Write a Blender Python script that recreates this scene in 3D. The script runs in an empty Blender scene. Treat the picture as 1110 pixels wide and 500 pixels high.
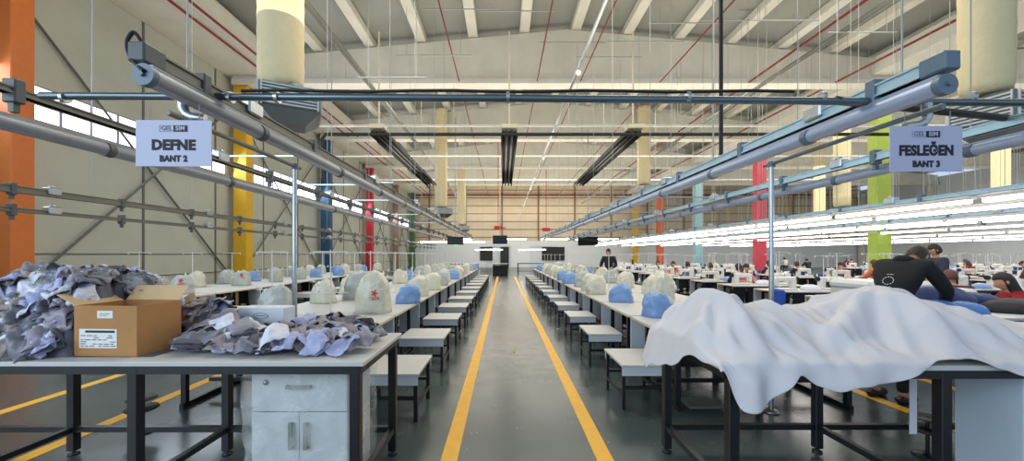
import bpy, math, random
import numpy as np
from mathutils import Vector, Matrix, noise as mnoise

random.seed(7)
sc = bpy.context.scene
COL = sc.collection
F = 417.0; HX = 546.0; HZ = 276.0; EYE = 1.55
PI = math.pi
def R(d): return math.radians(d)
def at(px, py, Y): return Vector(((px-HX)/F*Y, Y, EYE-(py-HZ)/F*Y))

# ---------------------------------------------------------------- materials
def lin(c):
    return tuple(((v/255)/12.92 if v/255 <= .04045 else (((v/255)+.055)/1.055)**2.4) for v in c)
MATS = {}
def mat(name, rgb, rough=.5, metal=0, var=.0, vscale=6, bump=0, bscale=30, coat=0, emit=None, estr=0, alpha=None, trans=0, sheen=0, spec=None):
    m = bpy.data.materials.new(name); m.use_nodes = True
    nt = m.node_tree; b = nt.nodes['Principled BSDF']
    c = lin(rgb)
    b.inputs['Base Color'].default_value = (*c, 1)
    b.inputs['Roughness'].default_value = rough
    b.inputs['Metallic'].default_value = metal
    if coat: b.inputs['Coat Weight'].default_value = coat; b.inputs['Coat Roughness'].default_value = .15
    if trans: b.inputs['Transmission Weight'].default_value = trans
    if sheen: b.inputs['Sheen Weight'].default_value = sheen
    if spec is not None: b.inputs['Specular IOR Level'].default_value = spec
    if emit: b.inputs['Emission Color'].default_value = (*lin(emit), 1); b.inputs['Emission Strength'].default_value = estr
    if var or bump:
        tc = nt.nodes.new('ShaderNodeTexCoord')
    if var:
        n = nt.nodes.new('ShaderNodeTexNoise'); n.inputs['Scale'].default_value = vscale; n.inputs['Detail'].default_value = 4
        nt.links.new(tc.outputs['Object'], n.inputs['Vector'])
        mr = nt.nodes.new('ShaderNodeMapRange'); mr.inputs[1].default_value = .3; mr.inputs[2].default_value = .7
        nt.links.new(n.outputs['Fac'], mr.inputs[0])
        mx = nt.nodes.new('ShaderNodeMix'); mx.data_type = 'RGBA'
        nt.links.new(mr.outputs[0], mx.inputs[0])
        mx.inputs[6].default_value = (*[v*(1-var) for v in c], 1); mx.inputs[7].default_value = (*[min(1, v*(1+var)) for v in c], 1)
        nt.links.new(mx.outputs[2], b.inputs['Base Color'])
    if bump:
        n2 = nt.nodes.new('ShaderNodeTexNoise'); n2.inputs['Scale'].default_value = bscale; n2.inputs['Detail'].default_value = 3
        nt.links.new(tc.outputs['Object'], n2.inputs['Vector'])
        bp = nt.nodes.new('ShaderNodeBump'); bp.inputs['Strength'].default_value = bump; bp.inputs['Distance'].default_value = .02
        nt.links.new(n2.outputs['Fac'], bp.inputs['Height']); nt.links.new(bp.outputs['Normal'], b.inputs['Normal'])
    MATS[name] = m
    return m

M = MATS
mat('wall_paint', (186,188,175), .8, var=.05, vscale=1.2)
mat('wall_joint', (104,105,98), .8)
mat('back_wall', (214,198,170), .7, var=.06, vscale=.6)
mat('back_line', (140,112,84), .7)
mat('white_wall', (222,226,228), .7)
mat('roof_sheet', (150,152,145), .8, var=.06, vscale=.8)
mat('concrete', (222,219,206), .85, var=.05, vscale=1.5)
mat('orange', (205,112,48), .6, var=.04); mat('yellow_paint', (222,172,30), .6, var=.04)
mat('navy_paint', (38,76,110), .6, var=.04); mat('red_paint', (196,30,50), .6, var=.04)
mat('crimson_paint', (206,70,88), .6, var=.04); mat('lime_paint', (168,190,74), .6, var=.04)
mat('cyan_paint', (140,180,186), .6, var=.04); mat('brown_paint', (140,118,96), .6, var=.04)
mat('green_paint', (70,112,70), .6, var=.04); mat('rust_paint', (196,98,60), .6, var=.04)
mat('tape', (236,176,24), .45, var=.06, vscale=9)
mat('black_steel', (20,22,26), .38, var=.1)
mat('black_plastic', (16,17,19), .5)
mat('dark_cable', (22,24,28), .55)
mat('laminate', (200,200,196), .42, var=.03, vscale=3)
mat('edge_band', (206,190,160), .5, var=.05)
mat('white_panel', (206,212,218), .45)
mat('grey_metal', (122,126,126), .4, .6, var=.06)
mat('galv', (176,182,184), .32, .85, var=.06, vscale=12)
mat('pipe_steel', (104,118,124), .28, .75, var=.05)
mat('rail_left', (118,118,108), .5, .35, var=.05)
mat('rail_sky_sheen', (172,202,214), .35, .55, var=.06)  # blue sky reflection on the metal put into the base colour
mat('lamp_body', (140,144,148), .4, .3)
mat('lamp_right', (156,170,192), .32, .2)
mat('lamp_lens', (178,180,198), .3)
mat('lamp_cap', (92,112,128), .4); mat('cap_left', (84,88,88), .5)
mat('lens_on', (255,255,255), .4, emit=(255,246,250), estr=10)
mat('lens_far', (255,255,255), .4, emit=(255,248,244), estr=9)
mat('window_pane', (240,245,255), .2, emit=(236,234,255), estr=3.2)
mat('window_frame', (150,150,158), .5)
mat('screen_black', (10,11,13), .2)
mat('green_led', (40,220,110), .4, emit=(40,220,110), estr=1.5)
mat('sprinkler_red', (128,40,36), .6)
mat('gas_black', (34,34,32), .5)
mat('duct_fabric', (226,210,166), .85, bump=.25, bscale=14, var=.03)
mat('diffuser_metal', (112,118,116), .45, .5)
mat('diffuser_slat', (198,200,196), .45, .3)
mat('heater_dark', (30,30,27), .85)
mat('heater_cream', (214,204,176), .5)
mat('carton', (176,128,78), .85, var=.05, vscale=9, bump=.08)
mat('carton_inner', (206,176,132), .85, var=.04)
mat('paper', (226,226,220), .7)
mat('ink', (26,27,32), .7)
mat('logo_grey', (128,130,150), .7)
mat('sign_sheet', (176,179,204), .4)
mat('steel_handle', (150,148,140), .35, .8)
mat('sewing_white', (222,222,214), .35)
mat('thread_white', (228,226,220), .8)
mat('stand_white', (214,214,208), .45)
mat('cord_white', (220,220,215), .6)
mat('rod', (166,170,166), .4, .5)
mat('skin', (206,156,126), .55); mat('skin2', (190,136,106), .55)
mat('hair_dark', (30,24,21), .6, var=.3, vscale=30, bump=.5, bscale=60); mat('hair_brown', (60,45,36), .6, var=.3, vscale=30, bump=.5, bscale=60); mat('hair_red', (84,42,30), .6, var=.3, vscale=30, bump=.5, bscale=60)
for nm, c in dict(hoodie=(20,22,24), tee_navy=(40,48,66), red_knit=(150,28,38), maroon=(96,24,40), orange_top=(226,124,88), grey_top=(120,120,124), navy_top=(34,52,92), purple_top=(116,96,150), pink_top=(206,130,140), jeans=(46,58,84), black_pants=(24,25,28), white_top=(206,206,208)).items():
    mat(nm, c, .85, var=.12, vscale=14, bump=.2, bscale=18)
mat('bag_cream', (208,206,186), .35, var=.08, vscale=9, bump=.9, bscale=17, coat=.4)
mat('bag_grey', (176,182,176), .3, var=.1, vscale=9, bump=.9, bscale=17, coat=.4)
mat('bag_blue', (122,158,208), .4, var=.08, vscale=9, bump=.4, bscale=14, coat=.2)
mat('bag_print', (206,52,56), .6)
mat('sheet_white', (212,210,214), .8, var=.03, vscale=3, bump=.12, bscale=5)
mat('navy_cloth', (44,60,108), .75, var=.15, vscale=9, bump=.4, bscale=12)
mat('blue_cloth', (82,136,206), .6, var=.1, vscale=9, bump=.4, bscale=12)
mat('black_cloth', (32,34,40), .8, var=.15, vscale=9, bump=.4, bscale=12)
mat('piece_grey', (120,120,130), .5, var=.12, vscale=7, bump=.4, bscale=22)
mat('piece_mauve', (146,140,152), .5, var=.12, vscale=7, bump=.4, bscale=22)
mat('piece_lilac', (166,170,206), .45, var=.1, vscale=7, bump=.4, bscale=22)
mat('piece_white', (216,216,226), .4, var=.06, vscale=7, bump=.4, bscale=22)
mat('piece_dark', (86,86,96), .6, var=.12, vscale=7, bump=.4, bscale=22)
mat('piece_taupe', (152,142,134), .6, var=.12, vscale=7, bump=.4, bscale=22)
mat('cabinet_white', (206,210,208), .4)
mat('cabinet_blue', (200,216,228), .4)
mat('chair_blue', (28,78,190), .6)
mat('office_white', (210,214,210), .45)
mat('fire_red', (196,36,34), .5)
mat('floor_mark', (150,170,40), .5)

def film_material():
    m = bpy.data.materials.new('plastic_film'); m.use_nodes = True
    nt = m.node_tree; nt.nodes.clear()
    out = nt.nodes.new('ShaderNodeOutputMaterial'); mix = nt.nodes.new('ShaderNodeMixShader')
    tr = nt.nodes.new('ShaderNodeBsdfTransparent'); gl = nt.nodes.new('ShaderNodeBsdfPrincipled')
    gl.inputs['Base Color'].default_value = (.75,.79,.79,1); gl.inputs['Roughness'].default_value = .10
    tc = nt.nodes.new('ShaderNodeTexCoord'); n = nt.nodes.new('ShaderNodeTexNoise'); n.inputs['Scale'].default_value = 6; n.inputs['Detail'].default_value = 3; n.inputs['Distortion'].default_value = .7
    nt.links.new(tc.outputs['Object'], n.inputs['Vector'])
    bp = nt.nodes.new('ShaderNodeBump'); bp.inputs['Strength'].default_value = .9; bp.inputs['Distance'].default_value = .03
    nt.links.new(n.outputs['Fac'], bp.inputs['Height']); nt.links.new(bp.outputs['Normal'], gl.inputs['Normal'])
    mr = nt.nodes.new('ShaderNodeMapRange'); mr.inputs[1].default_value = .35; mr.inputs[2].default_value = .7; mr.inputs[3].default_value = .08; mr.inputs[4].default_value = .42
    nt.links.new(n.outputs['Fac'], mr.inputs[0]); nt.links.new(mr.outputs[0], mix.inputs[0])
    nt.links.new(tr.outputs[0], mix.inputs[1]); nt.links.new(gl.outputs[0], mix.inputs[2]); nt.links.new(mix.outputs[0], out.inputs[0])
    MATS['film'] = m
film_material()

def floor_material():
    m = bpy.data.materials.new('epoxy_floor'); m.use_nodes = True
    nt = m.node_tree; b = nt.nodes['Principled BSDF']
    tc = nt.nodes.new('ShaderNodeTexCoord')
    n = nt.nodes.new('ShaderNodeTexNoise'); n.inputs['Scale'].default_value = .7; n.inputs['Detail'].default_value = 6
    n2 = nt.nodes.new('ShaderNodeTexNoise'); n2.inputs['Scale'].default_value = 4; n2.inputs['Detail'].default_value = 5
    nt.links.new(tc.outputs['Object'], n.inputs['Vector']); nt.links.new(tc.outputs['Object'], n2.inputs['Vector'])
    cr = nt.nodes.new('ShaderNodeMix'); cr.data_type = 'RGBA'
    cr.inputs[6].default_value = (*lin((60,72,72)), 1); cr.inputs[7].default_value = (*lin((80,89,87)), 1)
    nt.links.new(n.outputs['Fac'], cr.inputs[0]); nt.links.new(cr.outputs[2], b.inputs['Base Color'])
    mr = nt.nodes.new('ShaderNodeMapRange'); mr.inputs[3].default_value = .14; mr.inputs[4].default_value = .34
    nt.links.new(n2.outputs['Fac'], mr.inputs[0]); nt.links.new(mr.outputs[0], b.inputs['Roughness'])
    bp = nt.nodes.new('ShaderNodeBump'); bp.inputs['Strength'].default_value = .05; bp.inputs['Distance'].default_value = .01
    nt.links.new(n2.outputs['Fac'], bp.inputs['Height']); nt.links.new(bp.outputs['Normal'], b.inputs['Normal'])
    MATS['floor'] = m
floor_material()

# ---------------------------------------------------------------- mesh builder
class MB:
    def __init__(s): s.v = []; s.f = []; s.sm = []
    def add(s, vs, fs, smooth=False, xf=None):
        o = len(s.v)
        for p in vs:
            p = Vector(p)
            s.v.append(xf @ p if xf is not None else p)
        for f in fs: s.f.append([i+o for i in f]); s.sm.append(smooth)
        return s
    def box(s, x0, x1, y0, y1, z0, z1, bev=0, xf=None):
        if bev <= 0:
            vs = [(x,y,z) for x in (x0,x1) for y in (y0,y1) for z in (z0,z1)]
            fs = [(0,1,3,2),(4,6,7,5),(0,4,5,1),(2,3,7,6),(0,2,6,4),(1,5,7,3)]
            return s.add(vs, fs, xf=xf)
        b = min(bev, (x1-x0)/2.01, (y1-y0)/2.01, (z1-z0)/2.01)
        X=(x0,x1);Y=(y0,y1);Z=(z0,z1); vs=[]; idx={}
        for i in (0,1):
            for j in (0,1):
                for k in (0,1):
                    sx=1-2*i; sy=1-2*j; sz=1-2*k
                    for a in range(3):
                        p=[X[i]+sx*b, Y[j]+sy*b, Z[k]+sz*b]
                        p[a]=(X[i],Y[j],Z[k])[a]
                        idx[(i,j,k,a)]=len(vs); vs.append(p)
        fs=[]
        for a in range(3):
            for e in (0,1):
                q=[]
                for (u,w) in ((0,0),(1,0),(1,1),(0,1)):
                    t=[0,0,0]; t[a]=e; t[(a+1)%3]=u; t[(a+2)%3]=w
                    q.append(idx[(*t,a)])
                fs.append(q if e else q[::-1])
        for a in range(3):
            b1=(a+1)%3; b2=(a+2)%3
            for u in (0,1):
                for w in (0,1):
                    t0=[0,0,0]; t0[b1]=u; t0[b2]=w; t1=list(t0); t1[a]=1
                    q=[idx[(*t0,b1)],idx[(*t1,b1)],idx[(*t1,b2)],idx[(*t0,b2)]]
                    fs.append(q if (u+w)%2 else q[::-1])
        for i in (0,1):
            for j in (0,1):
                for k in (0,1):
                    q=[idx[(i,j,k,0)],idx[(i,j,k,1)],idx[(i,j,k,2)]]
                    fs.append(q if (i+j+k)%2 else q[::-1])
        return s.add(vs, fs, xf=xf)
    def tube(s, pts, r, n=8, cap=True, r_list=None):
        pts=[Vector(p) for p in pts]; N=len(pts); vs=[]; fs=[]
        up=None
        for i,p in enumerate(pts):
            d=(pts[min(i+1,N-1)]-pts[max(i-1,0)]).normalized()
            if up is None:
                up = Vector((0,0,1)) if abs(d.z)<.9 else Vector((1,0,0))
            a=d.cross(up).normalized(); up=a.cross(d).normalized(); 
            rr=r_list[i] if r_list else r
            for k in range(n):
                t=2*PI*k/n; vs.append(p+a*(rr*math.cos(t))+up*(rr*math.sin(t)))
        for i in range(N-1):
            for k in range(n):
                k2=(k+1)%n; fs.append((i*n+k,i*n+k2,(i+1)*n+k2,(i+1)*n+k))
        s.add(vs,fs,True)
        if cap:
            s.add(vs[:n],[tuple(range(n))]); s.add(vs[-n:],[tuple(range(n))[::-1]])
        return s
    def lathe(s, prof, n=24, c=(0,0,0), xf=None, smooth=True, sx=1, sy=1):
        vs=[];fs=[]
        for (r,z) in prof:
            for k in range(n):
                t=2*PI*k/n; vs.append((c[0]+sx*r*math.cos(t), c[1]+sy*r*math.sin(t), c[2]+z))
        for i in range(len(prof)-1):
            for k in range(n):
                k2=(k+1)%n; fs.append((i*n+k,i*n+k2,(i+1)*n+k2,(i+1)*n+k))
        fs.append(tuple(range(n))[::-1]); fs.append(tuple((len(prof)-1)*n+k for k in range(n)))
        return s.add(vs,fs,smooth,xf)
    def mesh(s, name):
        me=bpy.data.meshes.new(name); me.from_pydata([tuple(v) for v in s.v],[],s.f)
        me.polygons.foreach_set('use_smooth', s.sm); me.update()
        return me
    def build(s, name, m, parent=None, loc=None, rot=None, origin=None):
        me=s.mesh(name); 
        if origin is not None:
            me.transform(Matrix.Translation(-Vector(origin))); loc=origin
        return link(name, me, m, parent, loc, rot)
def link(name, me, m, parent=None, loc=None, rot=None):
    o=bpy.data.objects.new(name, me)
    if m is not None and not me.materials: me.materials.append(M[m] if isinstance(m,str) else m)
    COL.objects.link(o)
    if parent is not None: o.parent=parent
    if loc is not None: o.location=loc
    if rot is not None: o.rotation_euler=rot
    return o
def empty(name, loc=(0,0,0), rz=0):
    o=bpy.data.objects.new(name,None); o.empty_display_size=.1; COL.objects.link(o); o.location=loc; o.rotation_euler=(0,0,rz); return o
def tag(o, label=None, cat=None, group=None, kind=None):
    if label: o['label']=label
    if cat: o['category']=cat
    if group: o['group']=group
    if kind: o['kind']=kind
    return o
def struct(o, label=None):
    o['kind']='structure'
    if label: o['label']=label
    return o
def copy_tree(o, parent=None):
    c=o.copy(); COL.objects.link(c); c.parent=parent
    for ch in list(o.children): copy_tree(ch, c)
    return c
def place(proto, used, loc, rz, label, cat, group, scale=None):
    o = proto if not used else copy_tree(proto)
    o.location=loc; o.rotation_euler=(0,0,rz)
    if scale: o.scale=scale
    tag(o,label,cat,group); return o
ORD=['first','second','third','fourth','fifth','sixth','seventh','eighth','ninth','tenth','eleventh','twelfth','thirteenth','fourteenth','fifteenth','sixteenth','seventeenth','eighteenth','nineteenth','twentieth']
TENS=['twenty','thirty','forty','fifty','sixty']
def od(i):
    if i<20: return ORD[i]
    t=(i+1)//10; u=(i+1)%10
    return (TENS[t-2]+'-'+ORD[u-1]) if u else ['twentieth','thirtieth','fortieth'][t-2]
# ---------------------------------------------------------------- the hall
WX=-11.25; YB=46.6; Y0=-5.0; RX=43.2
struct(MB().box(WX-.3,RX+.3,Y0,YB+.3,-.2,0).build('floor','floor'))
def tape(x, y0, y1, label, w=.125):
    # tape laid flat on the floor
    o=MB().box(x-w/2,x+w/2,y0,y1,.0,.003).build('floor_tape','tape'); tag(o,label,'floor marking','yellow aisle tapes')
tape(-.412,-1,27,'yellow tape line on the left edge of the central aisle')
tape(.765,-1,27,'yellow tape line on the right edge of the central aisle')
tape(-3.64,-1,30,'yellow floor tape seen under the cutting table, nearer the fabric-strewn end')
tape(-4.93,-1,30,'yellow floor tape farthest towards the orange pillar wall')
tape(4.0,-1,30,'yellow floor tape seen under the cloth-covered cutting table')
tape(5.19,-1,30,'yellow floor tape seen behind the bluish cabinet under cloth-covered table')

# left wall with strip windows
ZB,ZT=4.76,5.64
cols=[8.3+7.5*i for i in range(-1,6)]
mb=MB().box(WX-.25,WX,Y0,YB,0,ZB).box(WX-.25,WX,Y0,YB,ZT,9.3)
for y in cols: mb.box(WX-.25,WX,y-.25,y+.75,ZB,ZT)
struct(mb.build('wall_left','wall_paint'))
mb=MB()
y=0.0
while y<YB:
    mb.box(WX,WX+.02,y-.035,y+.035,0,ZB-.02); mb.box(WX,WX+.02,y-.035,y+.035,ZT+.02,9.0); y+=3.0
mb.box(WX,WX+.02,Y0,YB,1.55,1.58).box(WX,WX+.02,Y0,YB,.85,.88)
struct(mb.build('trim_1','wall_joint'))
for i in range(len(cols)-1):
    a=cols[i]+.75; b=cols[i+1]-.25
    w=empty('window_%d'%(i+1),(WX,a,ZB)); w['kind']='structure'
    MB().box(WX-.03,WX-.015,a,b,ZB,ZT).build('pane','window_pane',None,None).parent=None
    p=COL.objects[-1] if False else bpy.data.objects['pane' if i==0 else 'pane.%03d'%i]
    p.parent=w; p.matrix_parent_inverse=Matrix.Translation(-w.location)
    f=MB()
    f.box(WX-.014,WX+.01,a,b,ZB,ZB+.04).box(WX-.014,WX+.01,a,b,ZT-.04,ZT).box(WX-.014,WX+.01,a,b,(ZB+ZT)/2-.05,(ZB+ZT)/2+.05)
    n=9
    for k in range(n+1):
        yy=a+(b-a)*k/n; f.box(WX-.014,WX+.01,max(a,yy-.03),min(b,yy+.03),ZB+.04,ZT-.04)
    fo=f.build('window_frame','window_frame'); fo.parent=w; fo.matrix_parent_inverse=Matrix.Translation(-w.location)
# wind braces on the wall
for i in range(0,len(cols)-1):
    a=cols[i]+.4; b=cols[i+1]
    for (z0,z1,nm) in ((7.6,.6,0),(.6,7.6,1)):
        o=MB().tube([(WX+.09+.05*nm,a,z0),(WX+.09+.05*nm,b,z1)],.032,6).build('wall_brace','wall_joint')
        struct(o)
# gutter beam
struct(MB().box(WX,-9.0,Y0,YB,8.8,9.5,.02).build('gutter_beam','concrete'))
struct(MB().box(14.9,16.9,Y0,YB,8.8,9.5,.02).build('gutter_beam','concrete'))
# back wall
mb=MB().box(WX,RX,YB,YB+.25,3.2,11.5)
struct(mb.build('wall_back','back_wall'))
struct(MB().box(WX,-2.2,YB,YB+.2,0,3.2).box(.9,3.2,YB,YB+.2,0,3.2).box(6.5,RX,YB,YB+.2,0,3.2).box(-2.2,.9,YB,YB+.2,2.6,3.2).box(3.2,6.5,YB,YB+.2,2.6,3.2).build('wall_rear_dado','white_wall'))
mb=MB()
for k in range(8): mb.box(WX,RX,YB-.05,YB-.0,3.6+k*.95,3.68+k*.95)
for x in [-9+i*4.4 for i in range(12)]: mb.box(x-.1,x+.1,YB-.09,YB-.05,3.2,11)
struct(mb.build('trim_2','back_line'))
for i,(a,b) in enumerate(((-2.2,.9),(3.2,6.5))):
    o=MB().box(a,b,YB+.05,YB+.08,0,2.6).box(a,b,YB,YB+.1,2.5,2.6).box((a+b)/2-.04,(a+b)/2+.04,YB,YB+.1,0,2.5).build('door_%d'%(i+1),'white_panel'); struct(o)
struct(MB().box(RX,RX+.2,Y0,YB,0,9.3).build('wall_right','white_wall'))
# roof
def zroof(x):
    if x<=16.1: return 10.72-abs(x-2.6)*.088
    return 10.72-abs(x-29.5)*.088
def roofbay(xa,xm,xb):
    vs=[];za=zroof(xa+.001)+.3 if xa>3 else zroof(xa)+.3
    z1=10.72+.3; ze=10.72-13.5*.088+.3
    vs=[(xa,Y0,ze),(xm,Y0,z1),(xb,Y0,ze),(xa,YB+.2,ze),(xm,YB+.2,z1),(xb,YB+.2,ze)]
    vs+= [(v[0],v[1],v[2]+.15) for v in vs]
    fs=[(0,1,4,3),(1,2,5,4),(6,9,10,7),(7,10,11,8),(0,3,9,6),(2,8,11,5),(0,6,7,1),(1,7,8,2),(3,4,10,9),(4,5,11,10)]
    return MB().add(vs,fs)
struct(roofbay(-11.2,2.6,16.1).build('ceiling','roof_sheet'))
struct(roofbay(16.1,29.5,43.2).build('ceiling','roof_sheet'))
for base in (2.6,29.5):
    for k in range(-6,7):
        x=base+k*2.1+(.35 if base<10 else 0)
        z=10.72-abs(x-base)*.088
        struct(MB().box(x-.19,x+.19,Y0,YB,z-.0,z+.3,.02).build('roof_purlin','concrete'))
# tapered roof beams
def gbeam(xa,xm,xb,y,t=.4):
    zb=8.67; ze=9.42; zm=10.68
    pr=[(xa,zb),(xb,zb),(xb,ze),(xm,zm),(xa,ze)]
    vs=[(p[0],y-t/2,p[1]) for p in pr]+[(p[0],y+t/2,p[1]) for p in pr]
    fs=[(0,1,2,3,4),(9,8,7,6,5)]+[(i,i+5,(i+1)%5+5,(i+1)%5) for i in range(5)]
    mb=MB().add(vs,fs)
    # flange along the bottom and stiffener ribs
    mb.box(xa,xb,y-t/2-.09,y+t/2+.09,zb-.22,zb,.02)
    for k in range(1,6):
        x=xa+(xb-xa)*k/6
        mb.box(x-.07,x+.07,y-t/2-.05,y-t/2,zb,ze+.1)
    return mb
for y in cols[1:-1]:
    struct(gbeam(-11,2.6,16.1,y).build('roof_beam','concrete'))
    struct(gbeam(16.1,29.5,43,y).build('roof_beam','concrete'))
# pillars
def pillar(x0,x1,y,d,m,lab):
    mb=MB().box(x0,x1,y,y+d,0,8.8,.02)
    mb.box(x0-.06,x1+.06,y-.05,y+d+.05,8.45,8.8,.02)
    mb.box(x0-.03,x1+.03,y-.03,y+d+.03,0,.12,.01)
    o=mb.build('pillar',m); struct(o,lab)
for y,m,l in ((8.3,'orange','orange square pillar against the left wall'),(15.8,'yellow_paint','yellow square pillar against the left wall'),(23.3,'navy_paint','navy blue square pillar against the left wall'),(30.8,'red_paint','red square pillar against the left wall'),(38.3,'brown_paint','brown square pillar against the left wall'),(45.4,'green_paint','green square pillar near rear wall')):
    pillar(-11.05,-10.5,y-.1,.43,m,l)
for y,m,l in ((8.3,'orange','orange pillar between the bays'),(15.8,'lime_paint','lime green square pillar behind man in black hoodie'),(23.3,'crimson_paint','crimson square pillar behind the slim steel post'),(30.8,'cyan_paint','pale blue square pillar on the right'),(38.3,'rust_paint','rust orange square pillar on the right'),(45.4,'yellow_paint','yellow square pillar far right')):
    pillar(15.35,15.95,y,.45,m,l)
for y in cols[1:]:
    pillar(42.6,43.1,y,.45,'concrete','plain pillar along the far side wall')
# sprinkler, gas and conduit runs under the roof
def run(name,x,z,y0,y1,r,m,label,cat,group=None,n=8):
    o=MB().tube([(x,y0,z),(x,y1,z)],r,n).build(name,m); tag(o,label,cat,group); return o
G='red sprinkler pipes under the roof'
for x,z,l in ((-9.3,8.62,'red sprinkler pipe nearest the window wall, lower of the pair'),(-8.75,8.62,'red sprinkler pipe beside the window wall pair, inner one'),(-1.8,8.55,'thin red sprinkler pipe left of the roof ridge'),(1.35,8.55,'thin red sprinkler pipe just left of the ridge beam'),(3.1,8.55,'thin red sprinkler pipe just right of the ridge'),(6.3,8.5,'thin red sprinkler pipe half-way down the right roof slope'),(9.9,8.5,'thin red sprinkler pipe lower on the right roof slope'),(13.4,8.5,'thin red sprinkler pipe nearest the lime pillar row')):
    run('sprinkler_pipe',x,z,0,YB-.3,.024 if abs(x)<8 else .04,'sprinkler_red',l,'pipe',G)
o=MB().tube([(-10.9,YB-.3,8.7),(42,YB-.3,8.7)],.09,8).build('sprinkler_main','sprinkler_red'); tag(o,'red sprinkler main running across the rear wall','pipe')
run('conduit',1.75,5.9,6,YB-1,.035,'galv','grey conduit with small lamps running down the hall under the ridge','conduit')
run('cable_tray',-4.6,7.4,4,40,.09,'rail_left','long grey cable tray hung left of the ridge','cable tray')
run('cable_tray',8.9,7.4,4,44,.07,'rail_left','long grey cable tray hung right of the ridge','cable tray')
o=MB().tube([(-5.65,12,3.9),(-5.65,12,5.18),(-5.55,12,5.3),(22,12,5.3)],.055,8).build('gas_pipe','gas_black'); tag(o,'black gas pipe crossing the hall near the heaters','pipe')
for (yy,zz,l) in ((14.2,5.3,'pale pipe crossing the hall just beyond the heaters'),(19,5.4,'pale pipe crossing the hall at the far heater ends'),(26,5.6,'pale pipe crossing the hall towards the rear')):
    o=MB().tube([(-9,yy,zz+1.0),(22,yy,zz+1.0)],.045,8).build('cross_pipe','concrete'); tag(o,l,'pipe','pale pipes crossing the hall')
# small spot lamps on the conduit
sp=MB().lathe([(.0,0),(.05,.0),(.06,.08),(.03,.12)],10).mesh('spot_lamp'); sp.materials.append(M['stand_white'])
for k in range(9):
    o=link('spot_lamp',sp,None,None,(1.75,9+k*4,5.75)); tag(o,'tiny white lamp on the ridge conduit, %s from the camera'%od(k),'lamp','tiny lamps on the ridge conduit')

# ---------------------------------------------------------------- heaters
def heater(x,y0,y1,z,label):
    t=empty('radiant_heater',(x,y0,z)); tag(t,label,'heater','black radiant tube heaters')
    L=y1-y0
    mb=MB()
    # trough reflector
    pr=[(-.27,-.05),(-.2,.16),(.2,.16),(.27,-.05),(.25,-.05),(.18,.13),(-.18,.13),(-.25,-.05)]
    vs=[(p[0],0.25,p[1]) for p in pr]+[(p[0],L,p[1]) for p in pr]
    mb.add(vs,[(i,i+8,(i+1)%8+8,(i+1)%8) for i in range(8)]+[(0,1,2,5,6,7)[::-1],(2,3,4,5)[::-1]])
    mb.build('reflector','heater_dark',t)
    for sx in (-.09,.09):
        MB().tube([(sx,.1,.02),(sx,L-.05,.02)],.045,8).build('burner_tube','black_plastic',t)
    MB().box(-.26,.26,0,.36,.10,.24,.02).build('burner_box','heater_cream',t)
    for yy in (1,L/2,L-1): MB().tube([(-.2,yy,.16),(0,yy,.6),(.2,yy,.16)],.012,5).build('bracket','galv',t)
    MB().tube([(0,.35,.24),(0,.35,8.7-z)],.03,6).build('drop_pipe','heater_cream',t)
    MB().tube([(0,L-1,.55),(0,L-1,8.7-z)],.012,5).build('hanger_rod','rod',t)
heater(.18,12,21.5,5.4,'black radiant heater hanging straight over the central aisle')
heater(-4.0,12,21.5,5.4,'long black radiant heater hanging left of the aisle')
heater(4.15,12,21.5,5.4,'long black radiant heater hanging right of the aisle')

# ---------------------------------------------------------------- sock ducts
def duct(x,y,r,zb,ztop,label,rz=.3,diff=True,dx=0.15):
    t=empty('air_duct',(x,y,zb)); tag(t,label,'air duct','cream fabric air ducts hanging from the roof')
    H=ztop-zb; pr=[(r*.55,0),(r*.9,.03),(r*.97,.12)]
    n=int(H/.12)
    for k in range(1,n+1):
        pr.append((r*(1+.012*(-1)**k),.12+k*(H-.12)/n))
    MB().lathe(pr,32).build('sleeve','duct_fabric',t)
    if diff:
        d=MB(); s=r*1.25; h=.42
        d.box(-s,s,-s,s,-h,-.06,.02).lathe([(r*.7,-.06),(r*.6,.06)],20)
        vs=[(-s,-s,-h),(s,-s,-h),(s,s,-h),(-s,s,-h),(-s*.5,-s*.5,-h-.18),(s*.5,-s*.5,-h-.18),(s*.5,s*.5,-h-.18),(-s*.5,s*.5,-h-.18)]
        d.add(vs,[(0,1,5,4),(1,2,6,5),(2,3,7,6),(3,0,4,7),(4,5,6,7)])
        b=d.build('diffuser','diffuser_metal',t,(dx,0,0),(0,0,rz))
        g=MB()
        for side in range(4):
            xf=Matrix.Rotation(side*PI/2,4,'Z')
            for k in range(7): g.box(-s*.9,s*.9,-s-.02,-s,-h+.03+k*.046,-h+.05+k*.046,xf=xf)
            g.box(-s*.93,-s*.88,-s-.025,-s,-h+.0,-.07,xf=xf).box(s*.88,s*.93,-s-.025,-s,-h,-.07,xf=xf)
        g.build('grille','diffuser_slat',b)
duct(-3.5,6.05,.325,4.14,9.98,'large cream fabric air duct nearest on the left, over the hanging pipe',.5)
duct(6.33,5.05,.25,3.64,10.3,'large cream fabric air duct nearest on the right, near the FESLEĞEN sign',.25,dx=.12)
duct(-3.66,22.5,.36,4.3,10.0,'slim-looking cream air duct half-way down the hall, left side')
duct(-3.5,32,.36,4.0,10.0,'cream air duct farthest down the left side')
duct(8.2,22.5,.37,5.6,10.15,'cream air duct beyond the right-hand radiant heater')
duct(17.5,19.9,.36,4.0,9.5,'cream air duct seen beside the lime pillar')
duct(23.8,29,.36,4.4,10.1,'cream air duct far off between the crimson and lime pillars')
duct(31,24,.4,4.6,10.5,'cream air duct far off in the second bay')

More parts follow.
